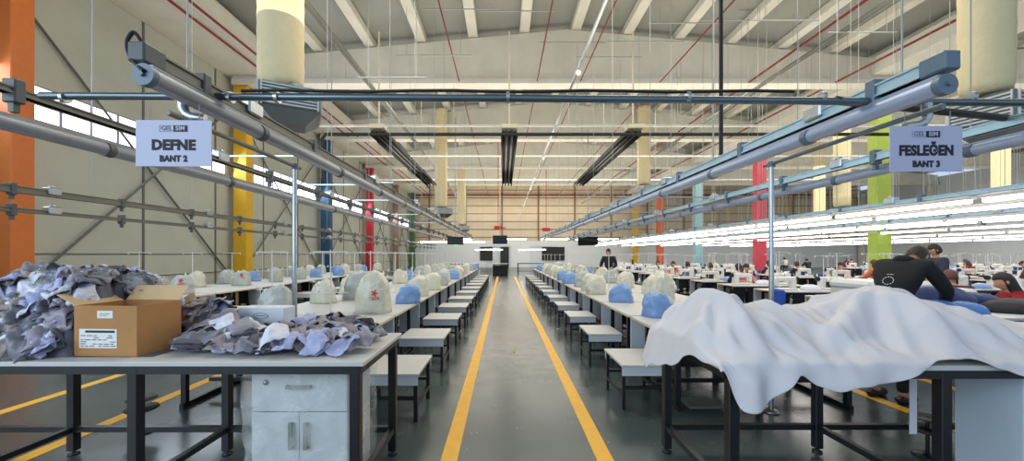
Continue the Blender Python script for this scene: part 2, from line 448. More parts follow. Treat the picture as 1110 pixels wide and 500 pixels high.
# ---------------------------------------------------------------- overhead pipe across the front
PY=2.72
t=empty('crossing_pipe',(0,PY,2.66)); tag(t,'grey steel pipe crossing the whole hall above the first tables','pipe')
MB().tube([(-3.27,PY,2.672),(0,PY,2.655),(3.9,PY,2.62)],.026,12).build('pipe_run','pipe_steel',t).matrix_parent_inverse=Matrix.Translation(-t.location)
for x in (-3.1,-1.93,-1.6,0.03,1.3,2.25,3.3):
    MB().tube([(x-.012,PY,2.66),(x+.012,PY,2.66)],.04,10).build('pipe_clamp','galv',t).matrix_parent_inverse=Matrix.Translation(-t.location)
pts=[(-1.85+ i*.3, PY-.005, 2.705+.006*math.sin(i*1.7)-.004*i/12) for i in range(14)]
o=MB().tube(pts,.011,6).build('power_cable','dark_cable'); tag(o,'thick black power cable lying along the grey crossing pipe','cable')
o=MB().tube([(2.35,PY,2.64),(4.5,3.4,2.75)],.03,10).build('crossing_pipe','gas_black'); tag(o,'dark pipe length behind the FESLEĞEN sign, running off to the right','pipe')
# vertical conduit by the right rail
o=MB().tube([(3.05,5.4,2.95),(3.05,5.4,9.4)],.028,8).build('drop_conduit','black_plastic'); tag(o,'tall black conduit dropping from the roof to the right power rail','conduit')
o=MB().tube([(1.08,5.8,3.2),(1.1,5.8,3.25),(1.1,5.8,4.2)],.012,6).build('drop_conduit','rod')
bpy.data.objects.remove(o)

# ---------------------------------------------------------------- overhead rails (power rail above, strip light below)
rodm={}
def rod_mesh(L):
    k=round(L,2)
    if k not in rodm:
        me=MB().tube([(0,0,0),(0,0,L)],.006,5).mesh('hanger_rod'); me.materials.append(M['rod']); rodm[k]=me
    return rodm[k]
clipm=MB().box(-.05,.05,-.035,.035,-.085,.085,.008).box(-.02,.02,-.02,.02,-.15,-.08).mesh('clip'); clipm.materials.append(M['lamp_cap'])
bandm=MB().tube([(0,-.03,0),(0,.03,0)],.064,14).mesh('joint_band'); bandm.materials.append(M['lamp_cap'])
clipl=clipm.copy(); clipl.materials[0]=M['cap_left']; bandl=bandm.copy(); bandl.materials[0]=M['cap_left']
sockm=MB().box(-.06,.06,-.09,.09,-.055,.055,.012).lathe([(.04,0),(.04,.03)],10,c=(0,0,.055)).mesh('socket_box'); sockm.materials.append(M['galv'])
def power_rail(x,z,y0,y1,m,label,h=.12,w=.06,rods=2.2,ztop=8.9,step=1.5,endcap=True,tilt=0):
    t=empty('power_rail',(x,y0,z)); tag(t,label,'power rail','power rails over the sewing lines')
    L=y1-y0
    mb=MB().box(-w/2,w/2,0,L,-h/2,h/2,.006).box(-w/2-.012,w/2+.012,0,L,h/2-.012,h/2).box(-w/2-.012,w/2+.012,0,L,-h/2,-h/2+.012)
    mb.build('rail',m,t)
    if endcap: MB().box(-w/2-.02,w/2+.02,-.12,.03,-h/2-.015,h/2+.015,.01).build('end_box','cap_left' if m=='rail_left' else 'lamp_cap',t)
    n=int(L/step)
    for k in range(min(n,26)):
        link('clip',clipl if m=='rail_left' else clipm,None,t,(0,.35+k*step,0))
        if k%2==0: link('socket_box',sockm,None,t,(.0,.35+k*step+.5,.04))
    n=int(L/rods)
    for k in range(min(n,14)):
        if x==-3.5 and 5.4<y0+.2+k*rods<6.8: continue
        link('hanger_rod',rod_mesh(ztop-z),None,t,(.03*(-1)**k,.2+k*rods,h/2))
    return t
def round_light(x,z,y0,y1,m,label,r=.055):
    t=empty('strip_light',(x,y0,z)); tag(t,label,'strip light','round strip lights over the central sewing lines')
    L=y1-y0
    # housing: upper two thirds of a tube; lens below
    n=20; vs=[];fs=[]
    a0,a1=R(-50),R(230)
    for yy in (0,L):
        for k in range(n+1):
            a=a0+(a1-a0)*k/n; vs.append((r*math.cos(a),yy,r*math.sin(a)))
    fs=[(k,k+1,n+2+k,n+1+k) for k in range(n)]
    MB().add(vs,fs,True).box(-.03,.03,0,L,r*.8,r*1.2).build('housing',m,t)
    vs=[];a0,a1=R(230),R(310)
    for yy in (0,L):
        for k in range(9):
            a=a0+(a1-a0)*k/8; vs.append((r*.98*math.cos(a),yy,r*.98*math.sin(a)))
    MB().add(vs,[(k,k+1,10+k,9+k) for k in range(8)],True).build('lens','lamp_lens',t)
    c=MB().tube([(0,-.03,0),(0,.01,0)],r*1.12,20); c.tube([(0,-.045,0),(0,-.02,0)],r*.25,8); c.build('end_cap','lamp_cap',t)
    for k in range(int(L/1.5)):
        if k>22: break
        link('joint_band',bandl if m=='lamp_body' else bandm,None,t,(0,1.0+k*1.5,0))
    return t
LA=-2.0; RA=2.6
yA=2.16
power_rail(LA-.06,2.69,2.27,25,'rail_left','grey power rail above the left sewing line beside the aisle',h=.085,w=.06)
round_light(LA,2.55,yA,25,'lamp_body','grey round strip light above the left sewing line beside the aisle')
power_rail(RA+.02,2.69,2.36,25,'rail_sky_sheen','power rail with sky-blue sheen above the right sewing line beside the aisle',h=.085,w=.06)
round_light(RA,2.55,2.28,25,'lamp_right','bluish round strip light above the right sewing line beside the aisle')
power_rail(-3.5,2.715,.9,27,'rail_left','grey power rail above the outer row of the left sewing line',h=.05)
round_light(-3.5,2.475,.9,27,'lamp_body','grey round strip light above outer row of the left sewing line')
power_rail(4.4,2.70,1.2,27,'rail_sky_sheen','power rail with sky-blue sheen passing behind the FESLEĞEN sign',h=.085)
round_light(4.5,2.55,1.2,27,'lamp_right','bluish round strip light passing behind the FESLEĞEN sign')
power_rail(-7.1,2.5,2.0,40,'rail_left','grey power rail over the sewing line near the pillars',h=.1,step=1.6)
power_rail(-7.1,2.2,2.0,40,'rail_left','lower grey power rail over the sewing line near the pillars',h=.06,step=1.6,rods=60)
mb=MB()
# black looped cable at the left rail's end
p0=at(153,48,2.05); p1=at(158,84,2.10)
ctl=[at(153,44,2.2),at(145,35,2.18),at(138,44,2.17),at(139,57,2.17),at(147,69,2.15),at(156,77,2.12)]
pts=[]
for i in range(len(ctl)-1):
    p0,p1,p2,p3=ctl[max(i-1,0)],ctl[i],ctl[i+1],ctl[min(i+2,len(ctl)-1)]
    for q in range(6):
        u=q/6; pts.append(.5*((2*p1)+(p2-p0)*u+(2*p0-5*p1+4*p2-p3)*u*u+(3*p1-p0-3*p2+p3)*u**3))
pts.append(ctl[-1])
o=MB().tube(pts,.011,7).build('power_cable','dark_cable'); tag(o,'black cable looping from rail box to lamp end above the DEFNE sign','cable')
for (px,py,yy,m,l) in ((200,118,2.5,'galv','grey pipe elbow hanging behind the DEFNE sign'),(1003,127,2.6,'galv','grey pipe elbow hanging behind the FESLEĞEN sign')):
    c=at(px,py,yy); pts=[c+Vector((-.01,0,.09)),c+Vector((-.01,0,.0)),c+Vector((.01,0,-.035)),c+Vector((.05,.0,-.055)),c+Vector((.12,.02,-.06))]
    if px>500: pts=[Vector((2*c.x-p.x,p.y,p.z)) for p in pts]
    o=MB().tube(pts,.03,12).build('pipe_elbow',m); tag(o,l,'pipe elbow')
# short strut channels tying rails together
for k,(xa,xb,yy,zz) in enumerate(((-4.1,-3.05,5.6,2.98),(-3.55,-2.5,6.9,2.8),(-3.5,-2.0,9.0,2.82),(-2.5,-2.0,7.0,2.86),(-3.5,-2.0,12,2.8),(-3.5,-2.0,15,2.8),(-2.6,-1.9,10.5,2.8),(2.55,4.5,8.4,2.8),(2.55,4.5,11.4,2.8),(2.55,4.5,14.4,2.8))):
    o=MB().box(xa,xb,yy-.015,yy+.015,zz-.012,zz+.012).build('strut_channel','galv')
    tag(o,'thin galvanised strut tying the %s rails together, %s from the camera'%('left' if xa<0 else 'right',od(k if k<7 else k-7)),'strut','strut channels between the rails')
# pale short struts hanging high up
hs=[(425,84,10),(470,60,12),(500,10,12),(560,12,12),(700,45,12),(745,25,12),(800,22,12),(835,12,14),(620,46,14),(660,62,14),(850,22,10),(935,35,10)]
for k,(px,py,yy) in enumerate(hs):
    c=at(px,py,yy); w=.9 if yy<12 else 1.2
    o=MB().box(c.x-w,c.x+w,yy-.015,yy+.015,c.z-.012,c.z+.012).tube([(c.x-w*.7,yy,c.z),(c.x-w*.7,yy,9.3)],.007,5).tube([(c.x+w*.7,yy,c.z),(c.x+w*.7,yy,9.3)],.007,5).build('trapeze_hanger','rod')
    tag(o,'thin trapeze strut hung on two rods just under the roof','hanger','trapeze hangers just under the roof')

# steel posts with pipe brackets
def post(x,y,z,label,xe,ye):
    t=empty('steel_post',(x,y,0)); tag(t,label,'post')
    MB().tube([(0,0,.02),(0,0,z)],.022,12).build('pole','galv',t)
    MB().lathe([(.07,0),(.07,.015),(.03,.03)],16).build('foot_plate','galv',t)
    MB().tube([(0,0,z-.03),(0,0,z+.02)],.034,12).build('clamp','lamp_cap',t)
    MB().tube([(0,.1,z),(xe-x,ye-y,z)],.017,10).build('arm_pipe','rail_left' if x<0 else 'pipe_steel',t)
post(-2.01,3.7,2.4,'shiny slim steel post behind the fabric-strewn cutting table',-2.01,2.3)
post(2.63,3.78,2.44,'shiny slim steel post behind the cloth-covered cutting table',2.63,2.3)

# ---------------------------------------------------------------- rows of lit tube lights (right) and a few unlit fittings
lt=empty('tube_light')
MB().box(-.07,.07,0,2.36,.0,.05,.01).build('housing','stand_white',lt)
MB().tube([(0,.03,-.030),(0,2.33,-.035)],.026,8).build('tube','lens_on',lt)
for yy in (.3,2.0): MB().tube([(0,yy,.05),(0,yy,6.9)],.005,4).build('hanger_wire','rod',lt)
used=False
for ln,(x,z,ya,yb,l) in enumerate(((6.9,2.36,3.2,34,'sewing row nearest the aisle'),(7.75,2.32,3.2,34,'outer side of sewing row nearest the aisle'),(11.3,2.42,5,38,'second sewing row'),(12.2,2.42,5,38,'outer side of second sewing row'),(15.4,2.44,6,40,'third sewing row by pillars'),(20,2.46,8,42,'fourth sewing row beyond the pillars'),(24.6,2.46,10,44,'fifth sewing row beyond the pillars'),(29.5,2.46,12,44,'sixth sewing row far across the hall'))):
    n=int((yb-ya)/2.45)
    for k in range(n):
        place(lt,used,(x,ya+k*2.45,z),0,'lit tube light over %s, %s from camera'%(l,od(k)),'tube light','lit tube lights on the right side'); used=True
power_rail(6.9,2.46,3.0,36,'rail_sky_sheen','pale power rail above the nearest row of lit tubes',h=.06,step=1.5,rods=2.4)
power_rail(11.4,2.53,5.0,40,'rail_sky_sheen','pale power rail above the second row of lit tubes',h=.06,step=1.5,rods=3)
power_rail(15.4,2.58,6.0,42,'rail_sky_sheen','pale power rail above the third row of lit tubes',h=.05,step=3,rods=3)
# crosswise lights near the rear
far=[(-2.6,24,2.35),(.7,38,2.2),(3.2,38,2.2),(-1.5,30,2.3),(3.9,30,2.3),(5.5,27,2.4)]
fl=empty('tube_light'); MB().box(-1.2,1.2,-.05,.05,0,.05,.01).build('housing','stand_white',fl)
for xx in (-1,1): MB().tube([(xx,0,.05),(xx,0,7.2)],.006,4).build('hanger_wire','rod',fl); MB().tube([(-1.16,0,-.03),(1.16,0,-.03)],.045,8).build('tube','lens_far',fl)
for k,(px,py,yy) in enumerate(((530,270.5,33),(577,270.5,33),(512,262,36),(497,259,30),(558,259,38),(600,259,36),(622,259,34),(640,259,32),(655,259,30),(470,262,34))):
    c=at(px,py,yy); place(fl,k>0,c,0,'lit white lamp hung across the rear of the hall, %s from the aisle axis list'%od(k),'tube light','lit lamps across the rear'); 
for k,o in enumerate([o for o in bpy.data.objects if o.get('group')=='lit lamps across the rear']):
    o['label']='lit white tube light hung crosswise near the rear of the hall'

# hanging monitors
def tv(px,py,yy,w,h,rz,label):
    c=at(px,py,yy); t=empty('television',c,rz); tag(t,label,'television','hanging televisions')
    MB().box(-w/2,w/2,0,.07,-h/2,h/2,.01).build('casing','black_plastic',t)
    MB().box(-w/2+.03,w/2-.03,-.006,0,-h/2+.03,h/2-.03).build('screen','screen_black',t)
    MB().tube([(0,.04,h/2),(0,.04,8.7-c.z)],.025,6).build('mount_pole','rod',t)
tv(542,260,26,.98,.58,0,'black television hanging over the central aisle far down the hall')
tv(637,261.5,22,1.2,.5,R(-35),'black television tilted on the right power rail')
tv(494,261,20,.85,.42,R(25),'black television on the left power rail')
c=at(494,266,19.8); o=MB().box(-.1,.1,0,.02,-.03,.03,.005).build('indicator_lamp','green_led',None,c); tag(o,'small glowing green indicator below the left television','indicator')
for px,py,yy,l in ((540,247,30,'red box hanging above the central television'),(592,249,32,'red box hanging right of the central television')):
    c=at(px,py,yy); o=MB().box(-.32,.32,-.1,.1,-.14,.14,.03).tube([(0,0,.14),(0,0,10.55-c.z)],.03,6).box(.32,.6,-.05,.05,-.05,.03).build('alarm_box','fire_red',None,c); tag(o,l,'alarm box')
# ---------------------------------------------------------------- signs
def text_mesh(body, size, ext=.001, bold=.0, sx=1.0):
    cu=bpy.data.curves.new('lettering','FONT'); cu.body=body; cu.size=size; cu.align_x='CENTER'; cu.align_y='CENTER'
    cu.extrude=ext; cu.space_character=1.06; cu.offset=bold; cu.resolution_u=3
    o=bpy.data.objects.new('tmp',cu); COL.objects.link(o)
    dg=bpy.context.evaluated_depsgraph_get(); dg.update()
    me=bpy.data.meshes.new_from_object(o.evaluated_get(dg)); bpy.data.objects.remove(o); bpy.data.curves.remove(cu)
    me.transform(Matrix.Rotation(PI/2,4,'X')@Matrix.Diagonal((sx,1,1,1)))
    return me
def sign(px,py,Y,w,h,rz,l1,l2,label,sx1,hooks):
    c=at(px,py,Y); t=empty('hanging_sign',c,rz); tag(t,label,'sign','line name signs')
    MB().box(-w/2,w/2,-.002,.002,-h/2,h/2).build('sheet','sign_sheet',t)
    def word(s,size,z,x=0,m='ink',bold=.002,sx=1,y=-.0035):
        me=text_mesh(s,size,.0008,bold,sx); me.materials.clear(); o=link('lettering',me,m,t,(x,y,z)); return o
    k=h/.26
    word(l1,.078*k,-.012*k,bold=.0038*k,sx=sx1)
    word(l2,.047*k,-.088*k,bold=.0024*k,sx=.92)
    # logo: outlined box with GEL, dark box with SIM
    z=.083*k; bw=.155*k; bh=.036*k
    MB().box(0,bw/2,-.0035,-.002,z-bh/2,z+bh/2).build('logo_block','ink',t)
    fr=MB().box(-bw/2,0,-.0035,-.002,z-bh/2,z-bh/2+.002).box(-bw/2,0,-.0035,-.002,z+bh/2-.002,z+bh/2).box(-bw/2,-bw/2+.002,-.0035,-.002,z-bh/2,z+bh/2)
    fr.build('logo_frame','logo_grey',t)
    word('GEL',.034*k,z,-bw/4,'logo_grey',.0006,1.0); word('SIM',.034*k,z,bw/4,'sign_sheet',.0008,1.0,-.0045)
    for hx in hooks:
        MB().tube([(hx,0,h/2-.01),(hx,0,h/2+.09)],.0022,5).build('hook_wire','grey_metal',t)
wS=.42
sign(188.5,155.5,2.15,81/F*2.15,50/F*2.15,R(1),'DEFNE','BANT 2','white hanging sign reading DEFNE BANT 2','.9' and 1.0,(-.13,.14))
sign(1003.5,161.5,2.25,77/F*2.25,49.5/F*2.25,R(-1),'FESLEĞEN','BANT 3','white hanging sign reading FESLEĞEN BANT 3',.84,(-.12,.14))

# ---------------------------------------------------------------- cutting tables
def cutting_table(x0,x1,y0,y1,z,legx,label,frontlegs=True,cross=()):
    t=empty('cutting_table',((x0+x1)/2,(y0+y1)/2,0)); tag(t,label,'cutting table','cutting tables at the front')
    inv=Matrix.Translation(-t.location)
    def P(o): o.matrix_parent_inverse=inv; return o
    P(MB().box(x0,x1,y0,y1,z-.028,z,.004).build('table_top','laminate',t))
    P(MB().box(x0+.02,x1-.02,y0+.012,y0+.05,z-.075,z-.029).box(x0+.02,x1-.02,y1-.05,y1-.012,z-.075,z-.029).box(x0+.02,x0+.06,y0+.05,y1-.05,z-.075,z-.029).box(x1-.06,x1-.02,y0+.05,y1-.05,z-.075,z-.029).build('frame','black_steel',t))
    s=.029
    for x in legx:
        for y in (y0+.04,y1-.04):
            yy=y; P(MB().box(x-s,x+s,yy-s,yy+s,.035,z-.03,.004).build('leg','black_steel',t))
            P(MB().lathe([(.035,0),(.035,.012),(.014,.02),(.012,.04)],14,c=(x,yy,0)).build('foot','black_plastic',t))
        P(MB().box(x-.02,x+.02,y0+.069,y1-.069,.18,.22).build('side_stretcher','black_steel',t))
    a=min(legx);b=max(legx)
    P(MB().box(a+.029,b-.029 if len(legx)>1 else b,y1-.06,y1-.02,.18,.22).build('back_stretcher','black_steel',t))
    return t
ZC=.935
cutting_table(-4.7,-.80,2.2,3.02,ZC,[-4.5,-3.33,-2.14,-.86],'white-topped black cutting table heaped with grey fabric pieces')
cutting_table(1.2,4.9,2.12,3.06,ZC,[1.28,2.46,3.7,4.8],'white-topped black cutting table half covered by a white sheet')
# round black foot pedals / discs on the floor below
for (px,py,yy,l) in ((156,452,3.6,'black foot ring hanging under the left cutting table'),(1032,464,3.0,'black foot ring under the cloth-covered table')):
    pass

# wrapped cabinets
def cabinet(x0,x1,y0,y1,z1,m,label,film=True,col='cabinet_white'):
    t=empty('cabinet',((x0+x1)/2,(y0+y1)/2,0)); tag(t,label,'cabinet')
    w=x1-x0; d=y1-y0; X0=-w/2;X1=w/2;Y0_=-d/2;Y1_=d/2
    MB().box(X0,X1,Y0_+.02,Y1_,.05,z1,.004).box(X0+.03,X1-.03,Y0_+.04,Y1_-.03,0,.05).build('body',col,t)
    dz=z1-.27
    dr=MB().box(X0+.003,X1-.003,Y0_,Y0_+.018,dz+.003,z1-.004,.003).build('drawer',col,t)
    MB().box(-.075,.075,Y0_-.022,Y0_-.014,z1-.125,z1-.105).box(-.075,-.06,Y0_-.015,Y0_,z1-.125,z1-.105).box(.06,.075,Y0_-.015,Y0_,z1-.125,z1-.105).build('handle','steel_handle',dr)
    MB().lathe([(.016,0),(.016,.006),(.008,.012)],14,xf=Matrix.Translation((X0+.09,Y0_,z1-.09))@Matrix.Rotation(PI/2,4,'X')).build('lock','steel_handle',dr)
    for sgn in (-1,1):
        a,b=(X0+.003,-.0015) if sgn<0 else (.0015,X1-.003)
        dd=MB().box(a,b,Y0_,Y0_+.018,.06,dz-.003,.003).build('door',col,t)
        hx=sgn*.045
        MB().box(hx-.012,hx+.012,Y0_-.024,Y0_-.016,dz-.22,dz-.06).box(hx-.01,hx+.01,Y0_-.017,Y0_,dz-.22,dz-.205).box(hx-.01,hx+.01,Y0_-.017,Y0_,dz-.075,dz-.06).build('handle','steel_handle',dd)
    if film:
        # crinkled plastic wrap as a closed jacket around the cabinet
        nx,nz=26,30; vs=[];fs=[]
        per=[]
        g=.035
        cs=[(X0-g,Y0_-g),(X1+g,Y0_-g),(X1+g,Y1_+g),(X0-g,Y1_+g)]
        seg=18
        for i in range(4):
            a=Vector(cs[i]).to_3d(); b=Vector(cs[(i+1)%4]).to_3d()
            for k in range(seg): per.append(a.lerp(b,k/seg))
        n=len(per)
        for j in range(nz+1):
            z=.02+(z1+.01-.02)*j/nz
            for k,p in enumerate(per):
                nn=mnoise.noise(Vector((p.x*9,p.y*9,z*7)))*.02+mnoise.noise(Vector((p.x*3,p.y*3+5,z*3)))*.02
                f=1+(nn if True else 0)/max(.2,p.length); fl=.05*max(0,(.12-z))/.12
                q=p*(f+fl/ max(.2,p.length)); vs.append((q.x,q.y,z))
        for j in range(nz):
            for k in range(n):
                k2=(k+1)%n; fs.append((j*n+k,j*n+k2,(j+1)*n+k2,(j+1)*n+k))
        MB().add(vs,fs,True).build('plastic_wrap','film',t)
    return t
cabinet(-1.53,-.945,2.33,2.72,.865,None,'white cabinet wrapped in clear plastic under the fabric-strewn table')
cabinet(3.0,3.6,2.2,2.56,.865,None,'pale bluish cabinet under the cloth-covered table',film=False,col='cabinet_blue')

# cartons on the table
def carton(loc,w,d,h,rz,label,tilt=(0,0),flap=True,labels=True):
    t=empty('carton',loc,rz); t.rotation_euler=(tilt[0],tilt[1],rz); tag(t,label,'carton','cardboard cartons')
    th=.006
    mb=MB().box(-w/2,w/2,-d/2,-d/2+th,0,h).box(-w/2,w/2,d/2-th,d/2,0,h).box(-w/2,-w/2+th,-d/2+th,d/2-th,0,h).box(w/2-th,w/2,-d/2+th,d/2-th,0,h).box(-w/2+th,w/2-th,-d/2+th,d/2-th,0,th)
    mb.build('box_body','carton',t)
    if flap:
        xf=Matrix.Translation((-w/2,0,h))@Matrix.Rotation(R(-62),4,'Y')
        MB().box(-.005,0,-d/2+.01,d/2-.01,0,.14,xf=xf).build('flap','carton_inner',t)
        xf=Matrix.Translation((0,d/2,h))@Matrix.Rotation(R(-40),4,'X')
        MB().box(-w/2+.01,w/2-.01,-.005,0,0,.12,xf=xf).build('flap','carton_inner',t)
    if labels:
        l=MB().box(-w/2+.035,-w/2+.275,-d/2-.002,-d/2,.05,.165).build('shipping_label','paper',t)
        m=MB().box(-w/2+.075,-w/2+.262,-d/2-.0035,-d/2-.002,.143,.156)
        random.seed(3)
        for k in range(6):
            x=-w/2+.045
            while x<-w/2+.25:
                ln=random.uniform(.012,.04)
                if random.random()<.75: m.box(x,min(x+ln,-w/2+.268),-d/2-.0032,-d/2-.002,.06+k*.0125,.064+k*.0125)
                x+=ln+.008
        m.build('print','ink',l)
        l2=MB().box(-.05,.05,-d/2-.002,-d/2,h-.075,h-.03).build('label','paper',t)
        MB().box(-.035,.03,-d/2-.003,-d/2-.002,h-.05,h-.046).box(-.035,.015,-d/2-.003,-d/2-.002,h-.06,h-.057).build('print','logo_grey',l2)
    return t
carton((-2.395,2.47,ZC),.40,.30,.305,R(-3),'open brown carton with white shipping label at the table front')
carton((-2.33,2.86,ZC+.06),.26,.2,.16,R(28),'small brown carton tipped over behind the open carton',tilt=(R(-8),R(-32)),flap=True,labels=False)
# white lid box with oval mark
t=empty('white_box',(-1.80,2.93,ZC+.02),R(-2)); tag(t,'white cardboard box with oval mark, before the slim steel post','box')
MB().box(-.17,.17,-.07,.07,0,.10,.004).build('box_body','piece_mauve',t)
MB().box(-.175,.175,-.075,.075,.06,.20,.006).build('lid','white_panel',t)
el=MB(); n=28; pts=[(.055*math.cos(2*PI*k/n)+.0,-.078,.14+.02*math.sin(2*PI*k/n)) for k in range(n+1)]
el.tube(pts,.0022,5,cap=False).box(-.035,.035,-.078,-.0755,.137,.143); el.build('oval_mark','logo_grey',t)

# ---------------------------------------------------------------- fabric pieces
def nz3(x,y,z): return mnoise.noise(Vector((x,y,z)))
def piece_mesh(seed,layers=1,w=.26,d=.19,amp=.03,fold=True):
    rnd=random.Random(seed); nx,ny=16,12; mb=MB()
    for L in range(layers):
        ox,oy=rnd.uniform(-.012,.012)*(layers>1),rnd.uniform(-.012,.012)*(layers>1); zz=L*.011
        ph=rnd.uniform(0,9); fa=rnd.uniform(0,PI); ww=w*rnd.uniform(.92,1.05); dd=d*rnd.uniform(.92,1.05)
        cut=[rnd.uniform(.0,.3) for _ in range(4)]
        vs=[]
        for side in (0,1):
            for j in range(ny+1):
                for i in range(nx+1):
                    u=i/nx*2-1; v=j/ny*2-1
                    r=1+.10*nz3(u*1.3+seed,v*1.3,ph)
                    # tapered garment-panel outline
                    tx=1-cut[0]*.6*(v*.5+.5)**2; ty=1-cut[1]*(u*.5+.5)**2
                    x=u*ww/2*tx*r; y=v*dd/2*ty*r
                    s=x*math.cos(fa)+y*math.sin(fa)
                    z=amp*(.55*math.sin(s*26+ph+2*nz3(x*6,y*6,seed))+1.1*nz3(x*9+seed,y*9,ph)+.5*nz3(x*24,y*24+seed,ph))
                    if layers>1: z=z*.35
                    e=max(abs(u),abs(v)); z-=amp*.5*e**4
                    vs.append((x+ox,y+oy,z+zz+(.004 if side else 0)))
        N=(nx+1)*(ny+1); fs=[]
        for j in range(ny):
            for i in range(nx):
                a=j*(nx+1)+i; fs.append((a,a+nx+1,a+nx+2,a+1)); fs.append((N+a,N+a+1,N+a+nx+2,N+a+nx+1))
        for i in range(nx):
            fs.append((i,i+1,N+i+1,N+i)); a=ny*(nx+1)+i; fs.append((a+1,a,N+a,N+a+1))
        for j in range(ny):
            a=j*(nx+1); fs.append((a+nx+1,a,N+a,N+a+nx+1)); a+=nx; fs.append((a,a+nx+1,N+a+nx+1,N+a))
        mb.add(vs,fs,True)
    return mb
PM=['piece_grey','piece_mauve','piece_lilac','piece_white','piece_dark','piece_taupe']
def variants(n,**k):
    out=[]
    for s in range(n):
        for m in range(len(PM)):
            if m==0: base=piece_mesh(s+3,**k).mesh('fabric_piece'); me=base
            else: me=base.copy()
            if me.materials: me.materials.clear()
            me.materials.append(M[PM[m]]); out.append(me)
    return out
V1=variants(6,amp=.045); V2=variants(2,layers=5,w=.17,d=.12,amp=.02); V3=variants(3,w=.34,d=.24,amp=.06)
def pick(V,weights):
    m=random.choices(range(6),weights)[0]; s=random.randrange(len(V)//6); return V[s*6+m]
def hheap(x,y):
    if x>-2.64 and y<2.66 and x<-2.15: return 0.0
    # heap height above the table
    h=.50*math.exp(-((x+2.98)/.58)**4)*math.exp(-((y-2.68)/.36)**4)
    h=max(h,.36*math.exp(-((x+3.75)/.6)**4)*math.exp(-((y-2.6)/.36)**4))
    h=max(h,.20*math.exp(-((x+2.2)/.30)**2)*math.exp(-((y-2.85)/.16)**2))
    h=max(h,.15*math.exp(-((x+1.75)/.35)**2)*math.exp(-((y-2.6)/.2)**2)*.6)
    h=max(h,.10*math.exp(-((x+1.22)/.38)**4)*math.exp(-((y-2.68)/.28)**4))
    return h
# core of the heap
nx,ny=60,34; vs=[];fs=[]
for j in range(ny+1):
    for i in range(nx+1):
        x=-4.6+2.5*i/nx; y=2.3+.68*j/ny
        h=max(0,hheap(x,y)-.05+.03*nz3(x*9,y*9,1)); 
        if i in (0,nx) or j in (0,ny): h=0
        vs.append((x,y,ZC+.001+max(0,h*(1+.35*nz3(x*22,y*22,7)+.2*nz3(x*50,y*50,3)))))
for j in range(ny):
    for i in range(nx):
        a=j*(nx+1)+i; fs.append((a,a+1,a+nx+2,a+nx+1))
o=MB().add(vs,fs,True).build('fabric_heap','piece_grey'); tag(o,'heap of loose grey fabric cuttings under the bagged pieces on table','fabric heap',None,'stuff'); HEAP=o
random.seed(21)
def scatter(n,xr,yr,V,wts,label,group,lift,tiltf=.5,keep=None,sc_=(.8,1.15),zoff=.006):
    k=0
    while k<n:
        x=random.uniform(*xr); y=random.uniform(*yr)
        if keep and not keep(x,y): continue
        h=hheap(x,y); gx=(hheap(x+.02,y)-hheap(x-.02,y))/.04; gy=(hheap(x,y+.02)-hheap(x,y-.02))/.04
        gx=max(-1.3,min(1.3,gx)); gy=max(-1.3,min(1.3,gy))
        nrm=Vector((-gx+random.gauss(0,tiltf*.4),-gy+random.gauss(0,tiltf*.4),1)).normalized()
        q=nrm.to_track_quat('Z','X'); 
        me=pick(V,wts); o=bpy.data.objects.new('fabric_piece',me); COL.objects.link(o)
        o.rotation_mode='QUATERNION'; 
        from mathutils import Quaternion
        o.rotation_quaternion=q@Quaternion((0,0,1),random.uniform(0,2*PI))
        s=random.uniform(*sc_); o.scale=(s,s,s)
        zb=ZC+h*random.uniform(.9,1.0)+zoff+random.uniform(0,lift)
        zmin=min((o.rotation_quaternion@(Vector(c)*s)).z for c in me_bb(me))
        o.location=(x,y,max(zb, ZC+.002-zmin))
        tag(o,label,'fabric piece',group); k+=1
BBC={}
def me_bb(me):
    if me.name not in BBC:
        co=np.empty(len(me.vertices)*3); me.vertices.foreach_get('co',co); co=co.reshape(-1,3); lo=co.min(0); hi=co.max(0)
        BBC[me.name]=[(x,y,z) for x in (lo[0]*.8,hi[0]*.8) for y in (lo[1]*.8,hi[1]*.8) for z in (lo[2],hi[2])]
    return BBC[me.name]
inbox=lambda x,y: not (-2.69<x<-2.10 and y<2.72) and not (-2.06<x<-1.52 and y>2.70)
scatter(45,(-4.0,-2.3),(2.3,2.95),V3,(5,4,6,2,3,2),'crumpled bluish-grey fabric piece in the tall heap behind the open carton','fabric pieces in the tall heap',.03,.8,keep=lambda x,y: hheap(x,y)>.15 and inbox(x,y),sc_=(.6,.85))
scatter(45,(-3.2,-2.68),(2.24,2.5),V1,(5,4,6,3,4,2),'crumpled bluish-grey fabric piece in the tall heap behind the open carton','fabric pieces in the tall heap',.02,.7,sc_=(.5,.8))
scatter(115,(-4.0,-2.3),(2.26,2.95),V1,(5,4,6,3,4,2),'crumpled bluish-grey fabric piece in the tall heap behind the open carton','fabric pieces in the tall heap',.03,.9,keep=lambda x,y: hheap(x,y)>.05 and inbox(x,y),sc_=(.5,.9))
scatter(20,(-2.3,-1.75),(2.42,2.95),V1,(5,4,2,3,3,2),'crumpled grey fabric piece lying between carton and white box','fabric pieces between the boxes',.06,.9,keep=inbox)
scatter(8,(-2.1,-1.4),(2.32,2.6),V2,(4,2,2,5,2,1),'thick folded bundle of grey and white cuttings near table edge','folded bundles near the table edge',.02,.4,zoff=.02)
scatter(58,(-1.72,-.90),(2.34,2.92),V1,(5,5,6,1,2,2),'flat grey-lilac fabric piece on the aisle end of the table','fabric pieces at the aisle end',.03,.5,keep=inbox,sc_=(.55,.9))
scatter(7,(-1.5,-1.05),(2.8,2.95),V3,(3,3,1,0,2,4),'larger taupe-grey fabric piece at the back of the aisle end','large pieces at the aisle end',.05,.6,sc_=(.7,.9))

